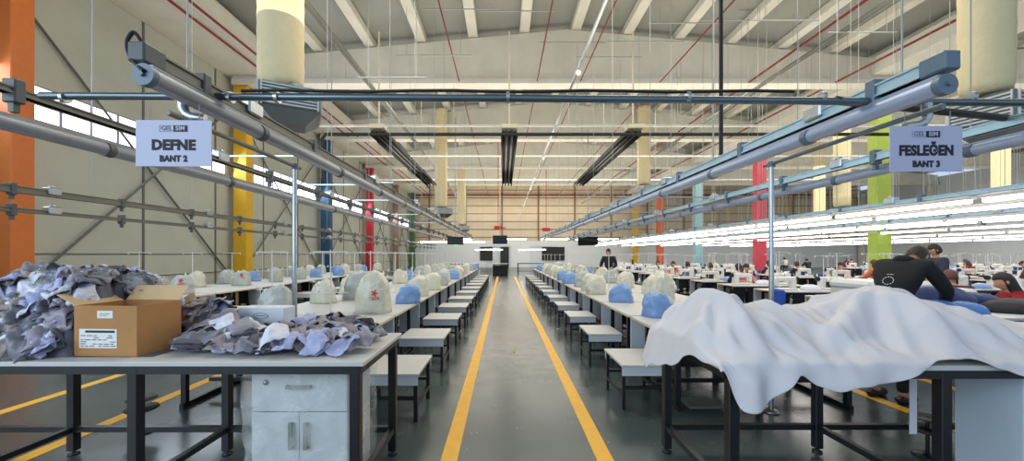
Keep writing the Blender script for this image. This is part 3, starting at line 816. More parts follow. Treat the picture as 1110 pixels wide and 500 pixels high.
# uncounted lower layer of cuttings, one mass with the heap
before=set(bpy.data.objects)
scatter(150,(-4.1,-2.3),(2.24,2.95),V1,(5,4,6,3,4,2),'x','x',.0,.6,keep=lambda x,y: hheap(x,y)>.03 and inbox(x,y),sc_=(.5,.85),zoff=-.02)
scatter(40,(-1.8,-.98),(2.34,2.9),V1,(5,5,6,1,2,2),'x','x',.0,.4,sc_=(.5,.8),zoff=.0)
new=[o for o in bpy.data.objects if o not in before]
bpy.context.view_layer.update()
hm=HEAP.data; hm.materials.clear()
for p in PM: hm.materials.append(M[p])
verts=[v.co.copy() for v in hm.vertices]; faces=[tuple(p.vertices) for p in hm.polygons]; mi=[4]*len(faces)
for o in new:
    b=len(verts); mw=o.matrix_world
    verts+=[mw@v.co for v in o.data.vertices]; faces+=[tuple(i+b for i in p.vertices) for p in o.data.polygons]
    mi+=[PM.index(o.data.materials[0].name)]*len(o.data.polygons)
for o in new: bpy.data.objects.remove(o)
hm2=bpy.data.meshes.new('fabric_heap'); hm2.from_pydata([tuple(v) for v in verts],[],faces)
for p in PM: hm2.materials.append(M[p])
hm2.polygons.foreach_set('material_index',mi); hm2.polygons.foreach_set('use_smooth',[True]*len(faces)); hm2.update(); HEAP.data=hm2

# ---------------------------------------------------------------- white sheet draped on the right table (relaxed as a hanging net)
def drape():
    rs=np.random.RandomState(4)
    nx,ny=190,80
    tx0,tx1,ty0,ty1=1.195,5,2.115,3.07
    def lump(x,y):
        def cone(cx,cy,hh,rx,ry,nf=0,ph=0):
            dx_=(x-cx)/rx; dy_=(y-cy)/ry; d=np.sqrt(dx_**2+dy_**2+.012); th=np.arctan2(dy_,dx_)
            f=1+nf*np.sin(7*th+ph)*np.clip(d*1.4,0,1)+nf*.6*np.sin(12*th+2*ph)*np.clip(d*1.4,0,1)
            return np.maximum(0,hh*(1-d/np.maximum(.5,f))+hh*.1)
        h=cone(1.47,2.68,.35,.40,.62,.26,.6)
        h=np.maximum(h,cone(1.9,2.72,.24,.8,.5,.10,2))
        h=np.maximum(h,cone(2.64,2.74,.38,.60,.70,.30,1.3))
        h=np.maximum(h,cone(3.25,2.75,.13,.9,.7,.25,.2))
        h=np.maximum(h,.02+.02*np.sin(x*9+y*6))
        t=np.clip((y-ty0)/.22,0,1); t2=np.clip((x-tx0)/.12,0,1)
        return .945+h*(t**.75)*(.35+.65*t2)+.006*np.sin(x*30+3*np.sin(x*7))*(1-t)
    xk=[1.0,1.20,1.27,1.36,1.50,1.60,1.78,2.06,2.32,2.42,2.56,2.72,3.0,4.2]
    dk=[.02,.04,.27,.24,.15,.07,.14,.11,.03,-.02,-.02,.05,.07,.06]
    u=np.linspace(0,1,nx)[:,None]; v=np.linspace(0,1,ny)[None,:]
    yy=2.05+v*1.05
    xl=1.2-np.interp(yy,[2.0,2.2,2.45,2.75,2.95,3.1],[.03,.05,.14,.30,.34,.25])
    X=xl+(4.1-xl)*u
    yf=ty0-np.interp(X,xk,dk)
    Y=yf+(3.13-yf)*v+0*u
    Y=Y+.012*np.sin(X*17)*(1-v)
    ox=np.maximum(0,1.195-X); oy=np.maximum(0,ty0-Y); oz=np.maximum(0,Y-ty1)
    Hc=lump(np.clip(X,1.195,9),np.clip(Y,ty0,ty1))
    P=np.zeros((nx,ny,3))
    P[...,0]=np.where(X<1.195,1.187-ox*.24,X)
    P[...,1]=np.where(Y<ty0,ty0-.012-oy*.10-.026*np.clip(oy/.1,0,1)*(1+np.sin(X*24+2*np.sin(X*5))),Y)
    P[...,2]=Hc+.012-(ox*.92+oy*.985+oz*.5)
    k=np.sin(9*X+5*Y+1.5*np.sin(4*X)); k2=np.sin(21*X-9*Y+2*np.sin(6*X))
    tt=np.clip((Y-ty0)/.15,0,1)
    P[...,2]+=(.028*(1-np.abs(k))**1.5*2+.016*(1-np.abs(k2))**1.5-.010)*tt*(ox<.01)
    P+=rs.normal(0,.0012,P.shape)
    for _ in range(2):
        Q=P.copy(); Q[1:-1,1:-1]=.5*P[1:-1,1:-1]+.125*(P[2:,1:-1]+P[:-2,1:-1]+P[1:-1,2:]+P[1:-1,:-2])
        Q[0,1:-1]=.5*P[0,1:-1]+.25*(P[0,2:]+P[0,:-2]); Q[1:-1,0]=.5*P[1:-1,0]+.25*(P[2:,0]+P[:-2,0]); P=Q
    # keep clear of the table edge
    x,y,z=P[...,0],P[...,1],P[...,2]
    f=(z<.945)&(y>ty0-.012)&(y<ty0+.03); y[f]=ty0-.012
    return P
P=drape()
nx,ny=P.shape[:2]
vs=[tuple(P[i,j]) for i in range(nx) for j in range(ny)]
fs=[(i*ny+j,(i+1)*ny+j,(i+1)*ny+j+1,i*ny+j+1) for i in range(nx-1) for j in range(ny-1)]
o=MB().add(vs,fs,True).build('white_sheet','sheet_white')
m=o.modifiers.new('s','SUBSURF'); m.levels=1; m.render_levels=1
m=o.modifiers.new('t','SOLIDIFY'); m.thickness=.004; m.offset=1
tag(o,'large white-lilac sheet draped in folds over the right cutting table','sheet')
# folded goods that prop the sheet up
def lumpmesh(sx,sy,sz,seed,n=26):
    mb=MB(); vs=[];fs=[]; m=14
    for j in range(m+1):
        ph=PI/2*j/m
        for k in range(n):
            t=2*PI*k/n; r=math.cos(ph)**.7
            x=sx*r*math.cos(t); y=sy*r*math.sin(t); z=sz*math.sin(ph)
            f=1+.09*nz3(x*9+seed,y*9,z*9)
            vs.append((x*f,y*f,max(0,z*(1+.12*nz3(x*7,y*7+seed,z*5)))))
    for j in range(m):
        for k in range(n):
            k2=(k+1)%n; fs.append((j*n+k,j*n+k2,(j+1)*n+k2,(j+1)*n+k))
    fs.append(tuple(range(n))[::-1])
    return mb.add(vs,fs,True)
# hanging strip under the sheet (white tape) 
c=at(958,430,2.6)
o=MB().box(2.555,2.60,2.42,2.424,.42,.93).build('white_strap','sheet_white'); tag(o,'narrow white strap hanging below the draped sheet','strap')
def disc_set(x,y,label):
    t=empty('thread_cone_base',(x,y,.0)); tag(t,label,'pedal')
    MB().lathe([(.11,.20),(.12,.21),(.11,.225)],24).build('ring','black_plastic',t)
    MB().lathe([(.10,.29),(.11,.295),(.10,.305)],24).build('ring','black_plastic',t)
    MB().tube([(0,0,.0),(0,0,.31)],.012,6).lathe([(.09,0),(.09,.01),(.02,.03)],18).build('stem','black_steel',t)
disc_set(-3.15,3.35,'black round pedal stand seen below the fabric-strewn table')
disc_set(3.25,2.95,'black round pedal stand beside the bluish cabinet')

# clear plastic bags among the heap
for k,(x,y,z,sx,sy,sz) in enumerate(((-2.95,2.55,1.36,.17,.12,.10),(-2.62,2.8,1.30,.16,.12,.12),(-3.2,2.5,1.2,.16,.12,.12),(-2.3,2.93,1.05,.17,.09,.14),(-2.75,2.6,1.38,.12,.10,.08))):
    me=lumpmesh(sx,sy,sz,k*2.7+1).mesh('plastic_bag'); me.materials.append(M['film'])
    o=link('plastic_bag',me,None,None,(x,y,z),(.1,.2,k)); tag(o,'clear crinkled plastic bag lying on the grey fabric heap','plastic bag','clear bags on the fabric heap')
# ---------------------------------------------------------------- sewing units
# local frame of one 1.5 m table unit: x=0 aisle edge, x grows into the line (sign s), y 0..1.5
def bench_proto():
    t=empty('low_bench')
    MB().box(0,.60,0,.68,.43,.455,.003).build('top','laminate',t)
    for yy in (.01,.65): MB().box(.012,.588,yy,yy+.02,.345,.43).build('apron','white_panel',t)
    for x in (.035,.565):
        for y in (.05,.63): MB().box(x-.018,x+.018,y-.018,y+.018,.0,.345 if False else .43).build('leg','black_steel',t)
    for bx in ((.017,.053,.068,.612,.12,.15),(.547,.583,.068,.612,.12,.15),(.053,.547,.615,.645,.20,.23),(.053,.547,.035,.065,.20,.23)): MB().box(*bx).build('stretcher','black_steel',t)
    return t
def table_proto():
    t=empty('sewing_table')
    MB().box(0,1.9,0,1.44,.722,.75,.004).build('table_top','laminate',t)
    MB().box(-.004,0,.01,1.43,.722,.75).build('edge_band','edge_band',t)
    MB().box(.0,.34,1.40,1.425,.24,.72).build('end_panel','white_panel',t)
    for x in (.10,1.8): MB().box(x-.02,x+.02,.25,1.15,.0,.05).build('foot_bar','black_steel',t)
    for x in (.10,.92,1.8):
        for y in (.3,1.1): MB().box(x-.025,x+.025,y-.025,y+.025,.05 if x!=.92 else 0,.70).build('leg','black_steel',t)
    for bx in ((.05,1.85,.68,.72,.14,.18),(.125,1.775,.28,.32,.66,.70),(.125,1.775,1.08,1.12,.66,.70)): MB().box(*bx).build('stretcher','black_steel',t)
    MB().box(.16,.42,.35,.62,.40,.68,.02).box(.2,.3,.62,.72,.45,.6,.01).build('motor_box','black_plastic',t)
    MB().box(1.2,1.5,.35,.62,.40,.68,.02).build('motor_box','black_plastic',t)
    MB().box(.15,.5,.15,.40,.06,.085,.005).build('pedal','grey_metal',t)
    MB().box(.47,.8,.3,.34,.3,.7).build('knee_panel','black_plastic',t)
    return t
bp=bench_proto(); tp=table_proto()
# mirrored versions for the left line
def mirror_tree(o,parent=None):
    c=o.copy(); COL.objects.link(c); c.parent=parent
    if o.type=='MESH':
        me=o.data.copy(); me.transform(Matrix.Diagonal((-1,1,1,1))); me.flip_normals(); c.data=me
    for ch in list(o.children): mirror_tree(ch,c)
    return c
bl=mirror_tree(bp); tl=mirror_tree(tp)
ub={1:False,-1:False}; ut={1:False,-1:False}
def bench(s,x,y,label,group):
    place(bp if s>0 else bl, ub[s], (x,y,0),0,label,'bench',group); ub[s]=True
def table(s,x,y,label,group):
    place(tp if s>0 else tl, ut[s], (x,y,0),0,label,'sewing table',group); ut[s]=True
for k in range(12):
    bench(-1,-.78,3.52+1.5*k,'low white-topped bench on the left of the aisle, %s from the camera'%od(k),'benches left of the central aisle')
    table(-1,-1.43,3.6+1.5*k,'white sewing table on the left of the aisle, %s from the camera'%od(k),'sewing tables left of the central aisle')
for k in range(12):
    bench(1,1.17,3.80+1.5*k,'low white-topped bench on the right of the aisle, %s from the camera'%od(k),'benches right of the central aisle')
    table(1,1.64,3.55+1.5*k,'white sewing table on the right of the aisle, %s from the camera'%od(k),'sewing tables right of the central aisle')
# second left line by the pillars
for k in range(8):
    bench(1 if False else -1,-5.32,7.55+1.6*k,'low white-topped bench of the window-side line, %s from the camera'%od(k),'benches of the window-side line')
    table(-1,-5.95,6.5+1.5*k,'white sewing table of the window-side line, %s from the camera'%od(k),'sewing tables of the window-side line')
# right working lines: shallower tables with room for the operators between them
WL=((5.9,6.75,12),(10.3,7.2,10),(14.9,10.1,4),(20.2,10,9),(25,12.5,8))
WN=('nearest','second','third','fourth','fifth')
for r,(x0,y0,n) in enumerate(WL):
    for k in range(n):
        table(1,x0,y0+1.55*k,'white sewing table in the %s working line on the right, %s from the camera'%(WN[r],od(k)),'sewing tables of the right working lines')
        [o for o in bpy.data.objects if o.name.startswith('sewing_table')][-1]
for o in bpy.data.objects:
    if o.get('group')=='sewing tables of the right working lines': o.scale=(1,.55,1)
for o in bpy.data.objects:
    if o.get('group')=='benches right of the central aisle': o.scale=(.78,1,1)

# ---------------------------------------------------------------- plastic-bagged machines
def bag_mesh(seed,w=.40,d=.28,h=.38,peak=0):
    rnd=random.Random(seed); n=30; m=18; vs=[];fs=[]
    a1,a2=rnd.uniform(0,6),rnd.uniform(0,6)
    for j in range(m+1):
        t=j/m
        for k in range(n):
            a=2*PI*k/n
            ca,sa=math.cos(a),math.sin(a); q=(abs(ca)**3+abs(sa)**3)**(-1/3)
            ph=PI/2*t; pr=max(.03,math.cos(ph))**.42
            rd=1-abs(nz3(ca*2.6+seed*3.1,sa*2.6,t*2.4))*2; rd2=1-abs(nz3(ca*5.5+seed,sa*5.5,t*6+3))*2
            f=1+.13*(rd-.4)+.07*(rd2-.4)
            x=w/2*q*ca*pr*f+.10*math.sin(a1)*t*w; y=d/2*q*sa*pr*f
            z=h*math.sin(ph)**.85*(1-.22*max(0,x*(1 if math.sin(a2)>0 else -1))/w*2)
            z+=(.035*nz3(x*9+seed,y*9,2)+.02*nz3(x*22,y*22+seed,5))*(t>.25)
            if peak: z+=peak*h*.3*max(0,t-.7)/.3
            vs.append((x,y,max(0,z)))
    for j in range(m):
        for k in range(n):
            k2=(k+1)%n; fs.append((j*n+k,j*n+k2,(j+1)*n+k2,(j+1)*n+k))
    fs.append(tuple(range(n))[::-1]); fs.append(tuple(m*n+k for k in range(n)))
    return MB().add(vs,fs,True)
def bag_set(m,n,seed0,**k):
    out=[]
    for s in range(n):
        me=bag_mesh(seed0+s,**k).mesh('bagged_machine'); me.materials.append(M[m]); out.append(me)
    return out
CR=bag_set('bag_cream',4,1); GR=bag_set('bag_grey',3,11); BL=bag_set('bag_blue',3,21,w=.38,d=.30,h=.30)
TALL=bag_set('bag_cream',1,33,w=.46,d=.32,h=.52,peak=.3)
def print_mesh(w=.12):
    # red star burst and a line of blurred red print on the bag's front
    mb=MB()
    for k in range(5):
        a=k*2*PI/5+.3; xf=Matrix.Translation((0,0,.06))@Matrix.Rotation(a,4,'Y')
        mb.box(-.009,.009,-.002,.002,0,.045,xf=xf)
    for k in range(5):
        x=-.06+k*.027; mb.box(x,x+.006,-.002,.002,-.03,.01).box(x,x+.02,-.002,.002,.004,.01)
        if k%2: mb.box(x,x+.02,-.002,.002,-.03,-.024)
    return mb.mesh('print')
PMH=print_mesh(); PMH.materials.append(M['bag_print'])
def surf_dist(me,x,z):
    # front surface y of a mesh at (x,z), nearest vertex with y<0
    best=None
    for v in me.vertices:
        if v.co.y<0:
            dd=(v.co.x-x)**2+(v.co.z-z)**2
            if best is None or dd<best[0]: best=(dd,v.co.y)
    return best[1]
def bag(me,x,y,rz,label,group,prt=False,z=.75):
    t=empty('covered_sewing_machine',(x,y,z),rz); tag(t,label,'covered machine',group)
    link('plastic_cover',me,None,t)
    if prt:
        yy=surf_dist(me,.07,.26)
        link('print',PMH,None,t,(.07,yy-.018,.22),(R(-8),0,0))
    return t
# thread stand
def stand_proto():
    t=empty('thread_stand')
    MB().tube([(0,0,.02),(0,0,.86)],.009,8).build('pole','stand_white',t)
    MB().box(-.22,.22,-.01,.01,.30,.31).build('cone_tray','stand_white',t)
    MB().box(-.22,.22,-.012,.012,.83,.842).box(-.22,-.21,-.01,.01,.80,.831).box(.21,.22,-.01,.01,.80,.831).box(-.01,.01,-.14,.14,.831,.841).build('cross_arm','stand_white',t)
    MB().lathe([(.05,0),(.05,.01),(.015,.03)],12).build('base','stand_white',t)
    MB().lathe([(.018,.31),(.02,.315),(.008,.38)],10,c=(-.16,0,0)).build('thread_cone','thread_white',t)
    MB().lathe([(.018,.31),(.02,.315),(.008,.38)],10,c=(.16,0,0)).build('thread_cone','thread_white',t)
    return t
tsp=stand_proto(); ts_used=False
def tstand(x,y,label,group,rz=0,sc=1):
    global ts_used
    place(tsp,ts_used,(x,y,.75),rz,label,'thread stand',group,(sc,sc,sc)); ts_used=True

rnd=random.Random(5)
B=[]
B.append((TALL[0],-1.80,5.30,0.0,'tall cream plastic cover with red print over a sewing machine',True))
B.append((BL[0],-1.58,6.35,.2,'blue plastic cover just beyond the tall red-printed one',False))
seq=[CR[0],CR[2],GR[1],CR[1],BL[1],CR[3],GR[2],CR[0],CR[2],GR[0],BL[2],BL[0]]
names={id(x):'cream' for x in CR}; names.update({id(x):'greyish' for x in GR}); names.update({id(x):'blue' for x in BL}); names[id(TALL[0])]='cream'
for k in range(12):
    B.append((seq[k],-1.68+rnd.uniform(-.08,.08),7.4+1.27*k,rnd.uniform(-.5,.5),'%s plastic cover on the left aisle-side row, %s after the blue one'%(names[id(seq[k])],od(k)),False))
seq=[GR[0],GR[1],GR[2],CR[1],CR[0],GR[0],CR[3],BL[0],GR[2],CR[2],GR[1],CR[1]]
ys=[5.05,6.3]
B.append((GR[0],-3.06,5.15,.2,'small greyish plastic cover alone in the second left row, nearest the steel post',False))
B.append((GR[2],-2.62,6.8,.4,'tall greyish cover behind the red-printed one',False))
for k in range(11):
    B.append((seq[(k+3)%12],-3.0+rnd.uniform(-.12,.12),6.35+1.45*k,rnd.uniform(-.5,.5),'%s plastic cover in the second row left of the aisle, %s along'%(names[id(seq[(k+3)%12])],od(k)),False))
rs=[(BL[1],2.0,4.98,.3,'blue'),(BL[2],1.98,6.5,-.3,'blue'),(CR[1],1.86,7.75,.4,'cream'),(CR[3],1.9,8.4,-.2,'cream'),(GR[0],1.95,9.5,.2,'greyish'),(BL[0],1.8,10.6,0,'blue'),(BL[1],1.85,11.9,.2,'blue'),(CR[0],1.9,13.1,.2,'cream'),(CR[2],1.9,14.4,.2,'cream'),(GR[1],1.9,15.8,.2,'greyish'),(CR[3],1.9,17.1,0,'cream'),(BL[2],1.9,18.5,0,'blue'),(BL[0],1.9,20,0,'blue')]
for k,(me,x,y,rz,nm) in enumerate(rs):
    B.append((me,x,y,rz,'%s plastic cover on the right aisle-side row, %s from the camera'%(nm,od(k)),False))
seq=[CR[0],CR[1],GR[0],CR[2],BL[2],CR[3],GR[1],CR[0],GR[2],CR[1]]
B.append((CR[0],2.52,6.15,.6,'tall cream plastic cover standing behind the two nearest blue ones',False))
B.append((CR[2],2.85,6.9,.1,'cream plastic cover beside the post in the second right row',False))
for k in range(10):
    B.append((seq[k],3.05+rnd.uniform(-.1,.1),7.8+1.5*k,rnd.uniform(-.5,.5),'%s plastic cover in the second row right of the aisle, %s along'%(names[id(seq[k])],od(k)),False))
# window side line
B.append((GR[1],-6.5,7.75,.2,'greyish plastic cover with red print, nearest of the window-side line',True))
B.append((GR[0],-6.75,9.9,.1,'greyish plastic cover with red print, second of the window-side line',True))
wl=[GR[2],GR[0],BL[1],BL[0],CR[1],GR[2],BL[2],CR[0]]
for k in range(8):
    B.append((wl[k],-6.5+rnd.uniform(-.2,.2),11.3+1.15*k,rnd.uniform(-.4,.4),'%s plastic cover in the window-side line, %s after the printed pair'%(names[id(wl[k])],od(k)),False))
for k in range(11):
    me=[GR[0],GR[1],CR[1],GR[2],BL[1]][k%5]
    B.append((me,-7.55+rnd.uniform(-.1,.1),7.2+1.1*k,rnd.uniform(-.4,.4),'%s plastic cover in the row nearest the wall, %s from the camera'%(names[id(me)],od(k)),False))
for me,x,y,rz,l,pr in B:
    o=bag(me,x,y,rz,l,'plastic-covered sewing machines',pr)
for o in bpy.data.objects:
    if o.get('label','').startswith(('tall cream plastic cover standing','tall greyish')): o.scale=(1,1,1.35)
# thread stands along the rows
for k in range(12):
    tstand(-2.25,5.0+1.5*k,'white thread stand on the left aisle-side tables, %s from the camera'%od(k),'thread stands left of the aisle')
    tstand(-3.25,5.4+1.5*k,'white thread stand in the outer left row, %s from the camera'%od(k),'thread stands left of the aisle')
    tstand(2.35,5.6+1.5*k,'white thread stand on the right aisle-side tables, %s from the camera'%od(k),'thread stands right of the aisle',0,.95)
for k in range(9):
    tstand(-7.2,7.6+1.3*k,'white thread stand in the window-side line, %s from the camera'%od(k),'thread stands of the window-side line')
# bare machines on the working lines
def machine_proto():
    t=empty('sewing_machine')
    body=MB()
    pr=[(-.24,0),(.24,0),(.24,.28),(.20,.31),(-.19,.31),(-.25,.29),(-.26,.10),(-.20,.08),(-.17,.18),(.10,.18),(.13,.05),(-.24,.05)]
    # bed, pillar, arm and head
    body.box(-.25,.25,-.09,.09,0,.05,.01).box(.12,.25,-.06,.06,.045,.30,.02).box(-.22,.25,-.055,.055,.19,.30,.025).box(-.26,-.15,-.05,.05,.10,.29,.02)
    body.build('body','sewing_white',t)
    MB().tube([(.25,0,.25),(.30,0,.25)],.055,16).build('hand_wheel','black_plastic',t)
    MB().tube([(-.205,0,.10),(-.205,0,.052)],.005,6).build('needle_bar','steel_handle',t)
    MB().tube([(.0,0,.30),(.0,0,.38)],.006,6).build('spool_pin','steel_handle',t)
    return t
mp=machine_proto(); mu=False; rnd=random.Random(9)
cl=[]
for q in range(4):
    for m in ('navy_cloth','black_cloth','piece_white','bag_blue'):
        me=lumpmesh(.19,.15,.13,q*3.3).mesh('garment_batch'); me.materials.append(M[m]); cl.append((me,{'navy_cloth':'navy','black_cloth':'black','piece_white':'white','bag_blue':'light blue'}[m]))
for r,(x0,y0,n) in enumerate(WL):
    for k in range(n):
        yt=y0+1.55*k
        for c_,xx in ((0,.42),(1,1.45)):
            nm='%s working line, %s side, %s from the camera'%(WN[r],('aisle','far')[c_],od(k))
            place(mp,mu,(x0+xx,yt+.36,.75),rnd.choice((0,PI))+rnd.uniform(-.1,.1),'white sewing machine in the '+nm,'sewing machine','sewing machines at work on the right'); mu=True
            tstand(x0+xx+.1,yt+.66,'white thread stand in the '+nm,'thread stands of the right working lines',rnd.uniform(-.1,.1),rnd.uniform(.9,1.02))
        me,cn=rnd.choice(cl); o=link('garment_batch',me,None,None,(x0+.94,yt+.3,.751),(0,0,rnd.uniform(0,3)))
        tag(o,'%s batch of garment parts in the %s working line, %s from the camera'%(cn,WN[r],od(k)),'garment batch','garment batches on the working tables')

# rear tables and clutter
def rear_table(x,y,w,label):
    t=empty('work_table',(x,y,0)); tag(t,label,'table','tables across the rear')
    MB().box(-w/2,w/2,-.4,.4,.87,.9,.005).build('table_top','laminate',t)
    for sx in (-1,1):
        for sy in (-1,1): MB().box(sx*(w/2-.06)-.03,sx*(w/2-.06)+.03,sy*.34-.03,sy*.34+.03,0,.87).build('leg','black_steel',t)
    MB().box(-w/2+.09,w/2-.09,-.34,-.31,.2,.24).box(-w/2+.09,w/2-.09,-.36,-.33,.8,.86).build('stretcher','black_steel',t)
rear_table(-.25,27.6,1.1,'tall white-topped table standing at the far end of the left aisle tape')
rear_table(2.2,31,2.2,'white-topped table across the far end of the right bench row')
rear_table(-3.2,29,2.6,'white-topped table across the far end of the left bench row')
o=MB().box(-.55,.55,-.3,.3,0,.75,.03).build('storage_bin','black_plastic',None,(-.25,28.2,0)); tag(o,'dark bin under the far tall table in the aisle','bin')
for (px,w,l) in ((527,1.4,'dark doorway panel in the rear white wall, left one'),(547,.9,'tall dark opening in the rear wall by the aisle axis'),(600,2.6,'brownish window strip in the rear white wall')):
    c=at(px,277,YB-.35); 
    o=MB().box(c.x-w/2,c.x+w/2,YB-.12,YB-.1,.9 if px!=547 else 0.02,2.4).box(c.x-w/2-.06,c.x+w/2+.06,YB-.10,YB-.06,.84 if px!=547 else 0.0,2.46).build('rear_opening','black_plastic'); struct(o)

# ---------------------------------------------------------------- objects right behind the sheet
t=empty('work_table',(5.25,4.3,0)); tag(t,'white-topped table under the navy and blue bundles','table')
MB().box(-.95,1.6,-.55,.75,.90,.93,.004).build('table_top','laminate',t)
for sx in (-.88,1.5):
    for sy in (-.48,.68): MB().box(sx-.025,sx+.025,sy-.025,sy+.025,0,.9).build('leg','black_steel',t)
MB().box(-.85,1.48,.64,.70,.18,.21).build('stretcher','black_steel',t)
def soft(name,loc,s,seed,m,label,cat,rz=0):
    o=lumpmesh(*s,seed).build(name,m,None,loc,(0,0,rz)); tag(o,label,cat); return o
soft('navy_bundle',(5.0,4.45,.931),(.42,.26,.24),2,'navy_cloth','navy blue bagged bundle on the table beyond the white sheet, upper left','cloth bundle',.1)
soft('navy_bundle',(5.45,4.55,.931),(.36,.25,.17),6,'navy_cloth','navy blue bagged bundle lying to the right of the higher one','cloth bundle',-.2)
soft('blue_bundle',(4.48,3.95,.931),(.17,.16,.15),9,'blue_cloth','bright blue plastic-wrapped bundle nearest the man in the black hoodie','cloth bundle',0)
soft('blue_bundle',(4.74,3.95,.931),(.20,.17,.13),12,'blue_cloth','bright blue plastic-wrapped bundle below the navy bundles','cloth bundle',.4)
soft('black_bundle',(5.75,4.2,.931),(.55,.3,.13),15,'black_cloth','flat pile of black cloth at the right end of the bundle table','cloth bundle',.1)
# white fusing machine
t=empty('fusing_machine',(6.15,6.0,0)); tag(t,'long low white fusing machine behind the man in the black hoodie','machine')
MB().box(-.78,.85,-.35,.35,.82,1.04,.04).build('housing','office_white',t)
MB().box(-.80,.2,-.37,.37,1.0,1.15,.05).build('hood','office_white',t)
MB().box(-.7,.75,-.3,.3,.1,.82,.02).build('cabinet_body','cabinet_blue',t)
MB().box(.25,.7,-.36,-.35,.90,1.0).build('control_panel','black_plastic',t)
for sx in (-.6,.65):
    for sy in (-.25,.25): MB().lathe([(.03,0),(.03,.1)],10,c=(sx,sy,0)).build('foot','black_plastic',t)
# blue office chair
t=empty('office_chair',(4.62,6.1,0),R(80)); tag(t,'bright blue office chair behind the white sheet near the steel post','chair')
MB().box(-.24,.24,-.23,.23,.46,.53,.03).build('seat','chair_blue',t)
MB().box(-.2,.2,.22,.27,.62,1.0,.025).build('backrest','chair_blue',t)
MB().tube([(0,.1,.46),(0,.27,.47),(0,.29,.7)],.02,8).build('back_support','black_plastic',t)
MB().tube([(0,0,.1),(0,0,.46)],.03,10).build('gas_lift','black_plastic',t)
for k in range(5):
    a=k*2*PI/5; l=MB().tube([(0,0,.11),(.28*math.cos(a),.28*math.sin(a),.07)],.02,6).build('leg','black_plastic',t)
    MB().tube([(.28*math.cos(a)-.02*math.sin(a),.28*math.sin(a)+.02*math.cos(a),.032),(.28*math.cos(a)+.02*math.sin(a),.28*math.sin(a)-.02*math.cos(a),.032)],.03,12).build('caster','black_plastic',l)
# ---------------------------------------------------------------- people
def skin_mesh(verts,edges,radii,sub=1,root=0):
    me=bpy.data.meshes.new('tmp'); me.from_pydata([tuple(v) for v in verts],edges,[])
    o=bpy.data.objects.new('tmp',me); COL.objects.link(o)
    m=o.modifiers.new('k','SKIN'); m.use_smooth_shade=True
    for i,sv in enumerate(me.skin_vertices[0].data):
        r=radii[i]; sv.radius=r if isinstance(r,tuple) else (r,r); sv.use_root=(i==root)
    s=o.modifiers.new('s','SUBSURF'); s.levels=sub; s.render_levels=sub
    dg=bpy.context.evaluated_depsgraph_get(); dg.update()
    out=bpy.data.meshes.new_from_object(o.evaluated_get(dg)); bpy.data.objects.remove(o)
    out.polygons.foreach_set('use_smooth',[True]*len(out.polygons))
    return out
def merge(mes,name):
    mb=MB()
    for me in mes: mb.add([v.co.copy() for v in me.vertices],[tuple(p.vertices) for p in me.polygons],True)
    return mb.mesh(name)
def head_mesh(c,tilt,face):
    # face: unit yaw dir; head built facing +Y then rotated
    mb=MB(); n=20; m=16; vs=[];fs=[]
    for j in range(m+1):
        ph=-PI/2+PI*j/m
        for k in range(n):
            a=2*PI*k/n; x=.075*math.cos(ph)*math.cos(a); y=.095*math.cos(ph)*math.sin(a); z=.12*math.sin(ph)
            if z<0: x*=1+z*1.6; y*=1+z*.9
            if y>0:
                # brow, eye hollows, nose, lips, chin
                y-=.010*math.exp(-((abs(x)-.03)/.014)**2-((z-.012)/.014)**2)
                y+=.022*math.exp(-(x/.013)**2-((z+.018)/.022)**2)
                y+=.006*math.exp(-(x/.022)**2-((z+.055)/.008)**2)
                y+=.008*math.exp(-(x/.02)**2-((z+.095)/.014)**2)
            vs.append((x,y,z))
    for j in range(m):
        for k in range(n):
            k2=(k+1)%n; fs.append((j*n+k,j*n+k2,(j+1)*n+k2,(j+1)*n+k))
    mb.add(vs,fs,True)
    for s in (-1,1):
        mb.lathe([(.004,-.03),(.012,-.02),(.013,.015),(.005,.03)],8,c=(s*.078,-.005,0),sy=1.4)
    me=mb.mesh('h'); xf=Matrix.Translation(c)@Matrix.Rotation(face,4,'Z')@Matrix.Rotation(tilt,4,'X'); me.transform(xf); return me
def hair_mesh(c,tilt,face,long=False,vol=1.0):
    mb=MB(); n=22;m=14;vs=[];fs=[]
    for j in range(m+1):
        ph=R(-35 if not long else -60)+(PI/2-R(-35 if not long else -60))*j/m
        for k in range(n):
            a=2*PI*k/n; f=1.13*vol+.05*nz3(math.cos(a)*3,math.sin(a)*3,ph*3)
            x=.078*math.cos(ph)*math.cos(a)*f; y=.098*math.cos(ph)*math.sin(a)*f-.008; z=.122*math.sin(ph)*f+.006
            if y>.0 and z<.05: y=min(y,.02); x*=.97
            if long and z<-.02 and y<.02: z-=.14*(1 if y<0 else .5); x*=1.1
            vs.append((x,y,z))
    for j in range(m):
        for k in range(n):
            k2=(k+1)%n; fs.append((j*n+k,j*n+k2,(j+1)*n+k2,(j+1)*n+k))
    mb.add(vs,fs,True)
    me=mb.mesh('hair'); xf=Matrix.Translation(c)@Matrix.Rotation(face,4,'Z')@Matrix.Rotation(tilt,4,'X'); me.transform(xf); return me
POSES={}
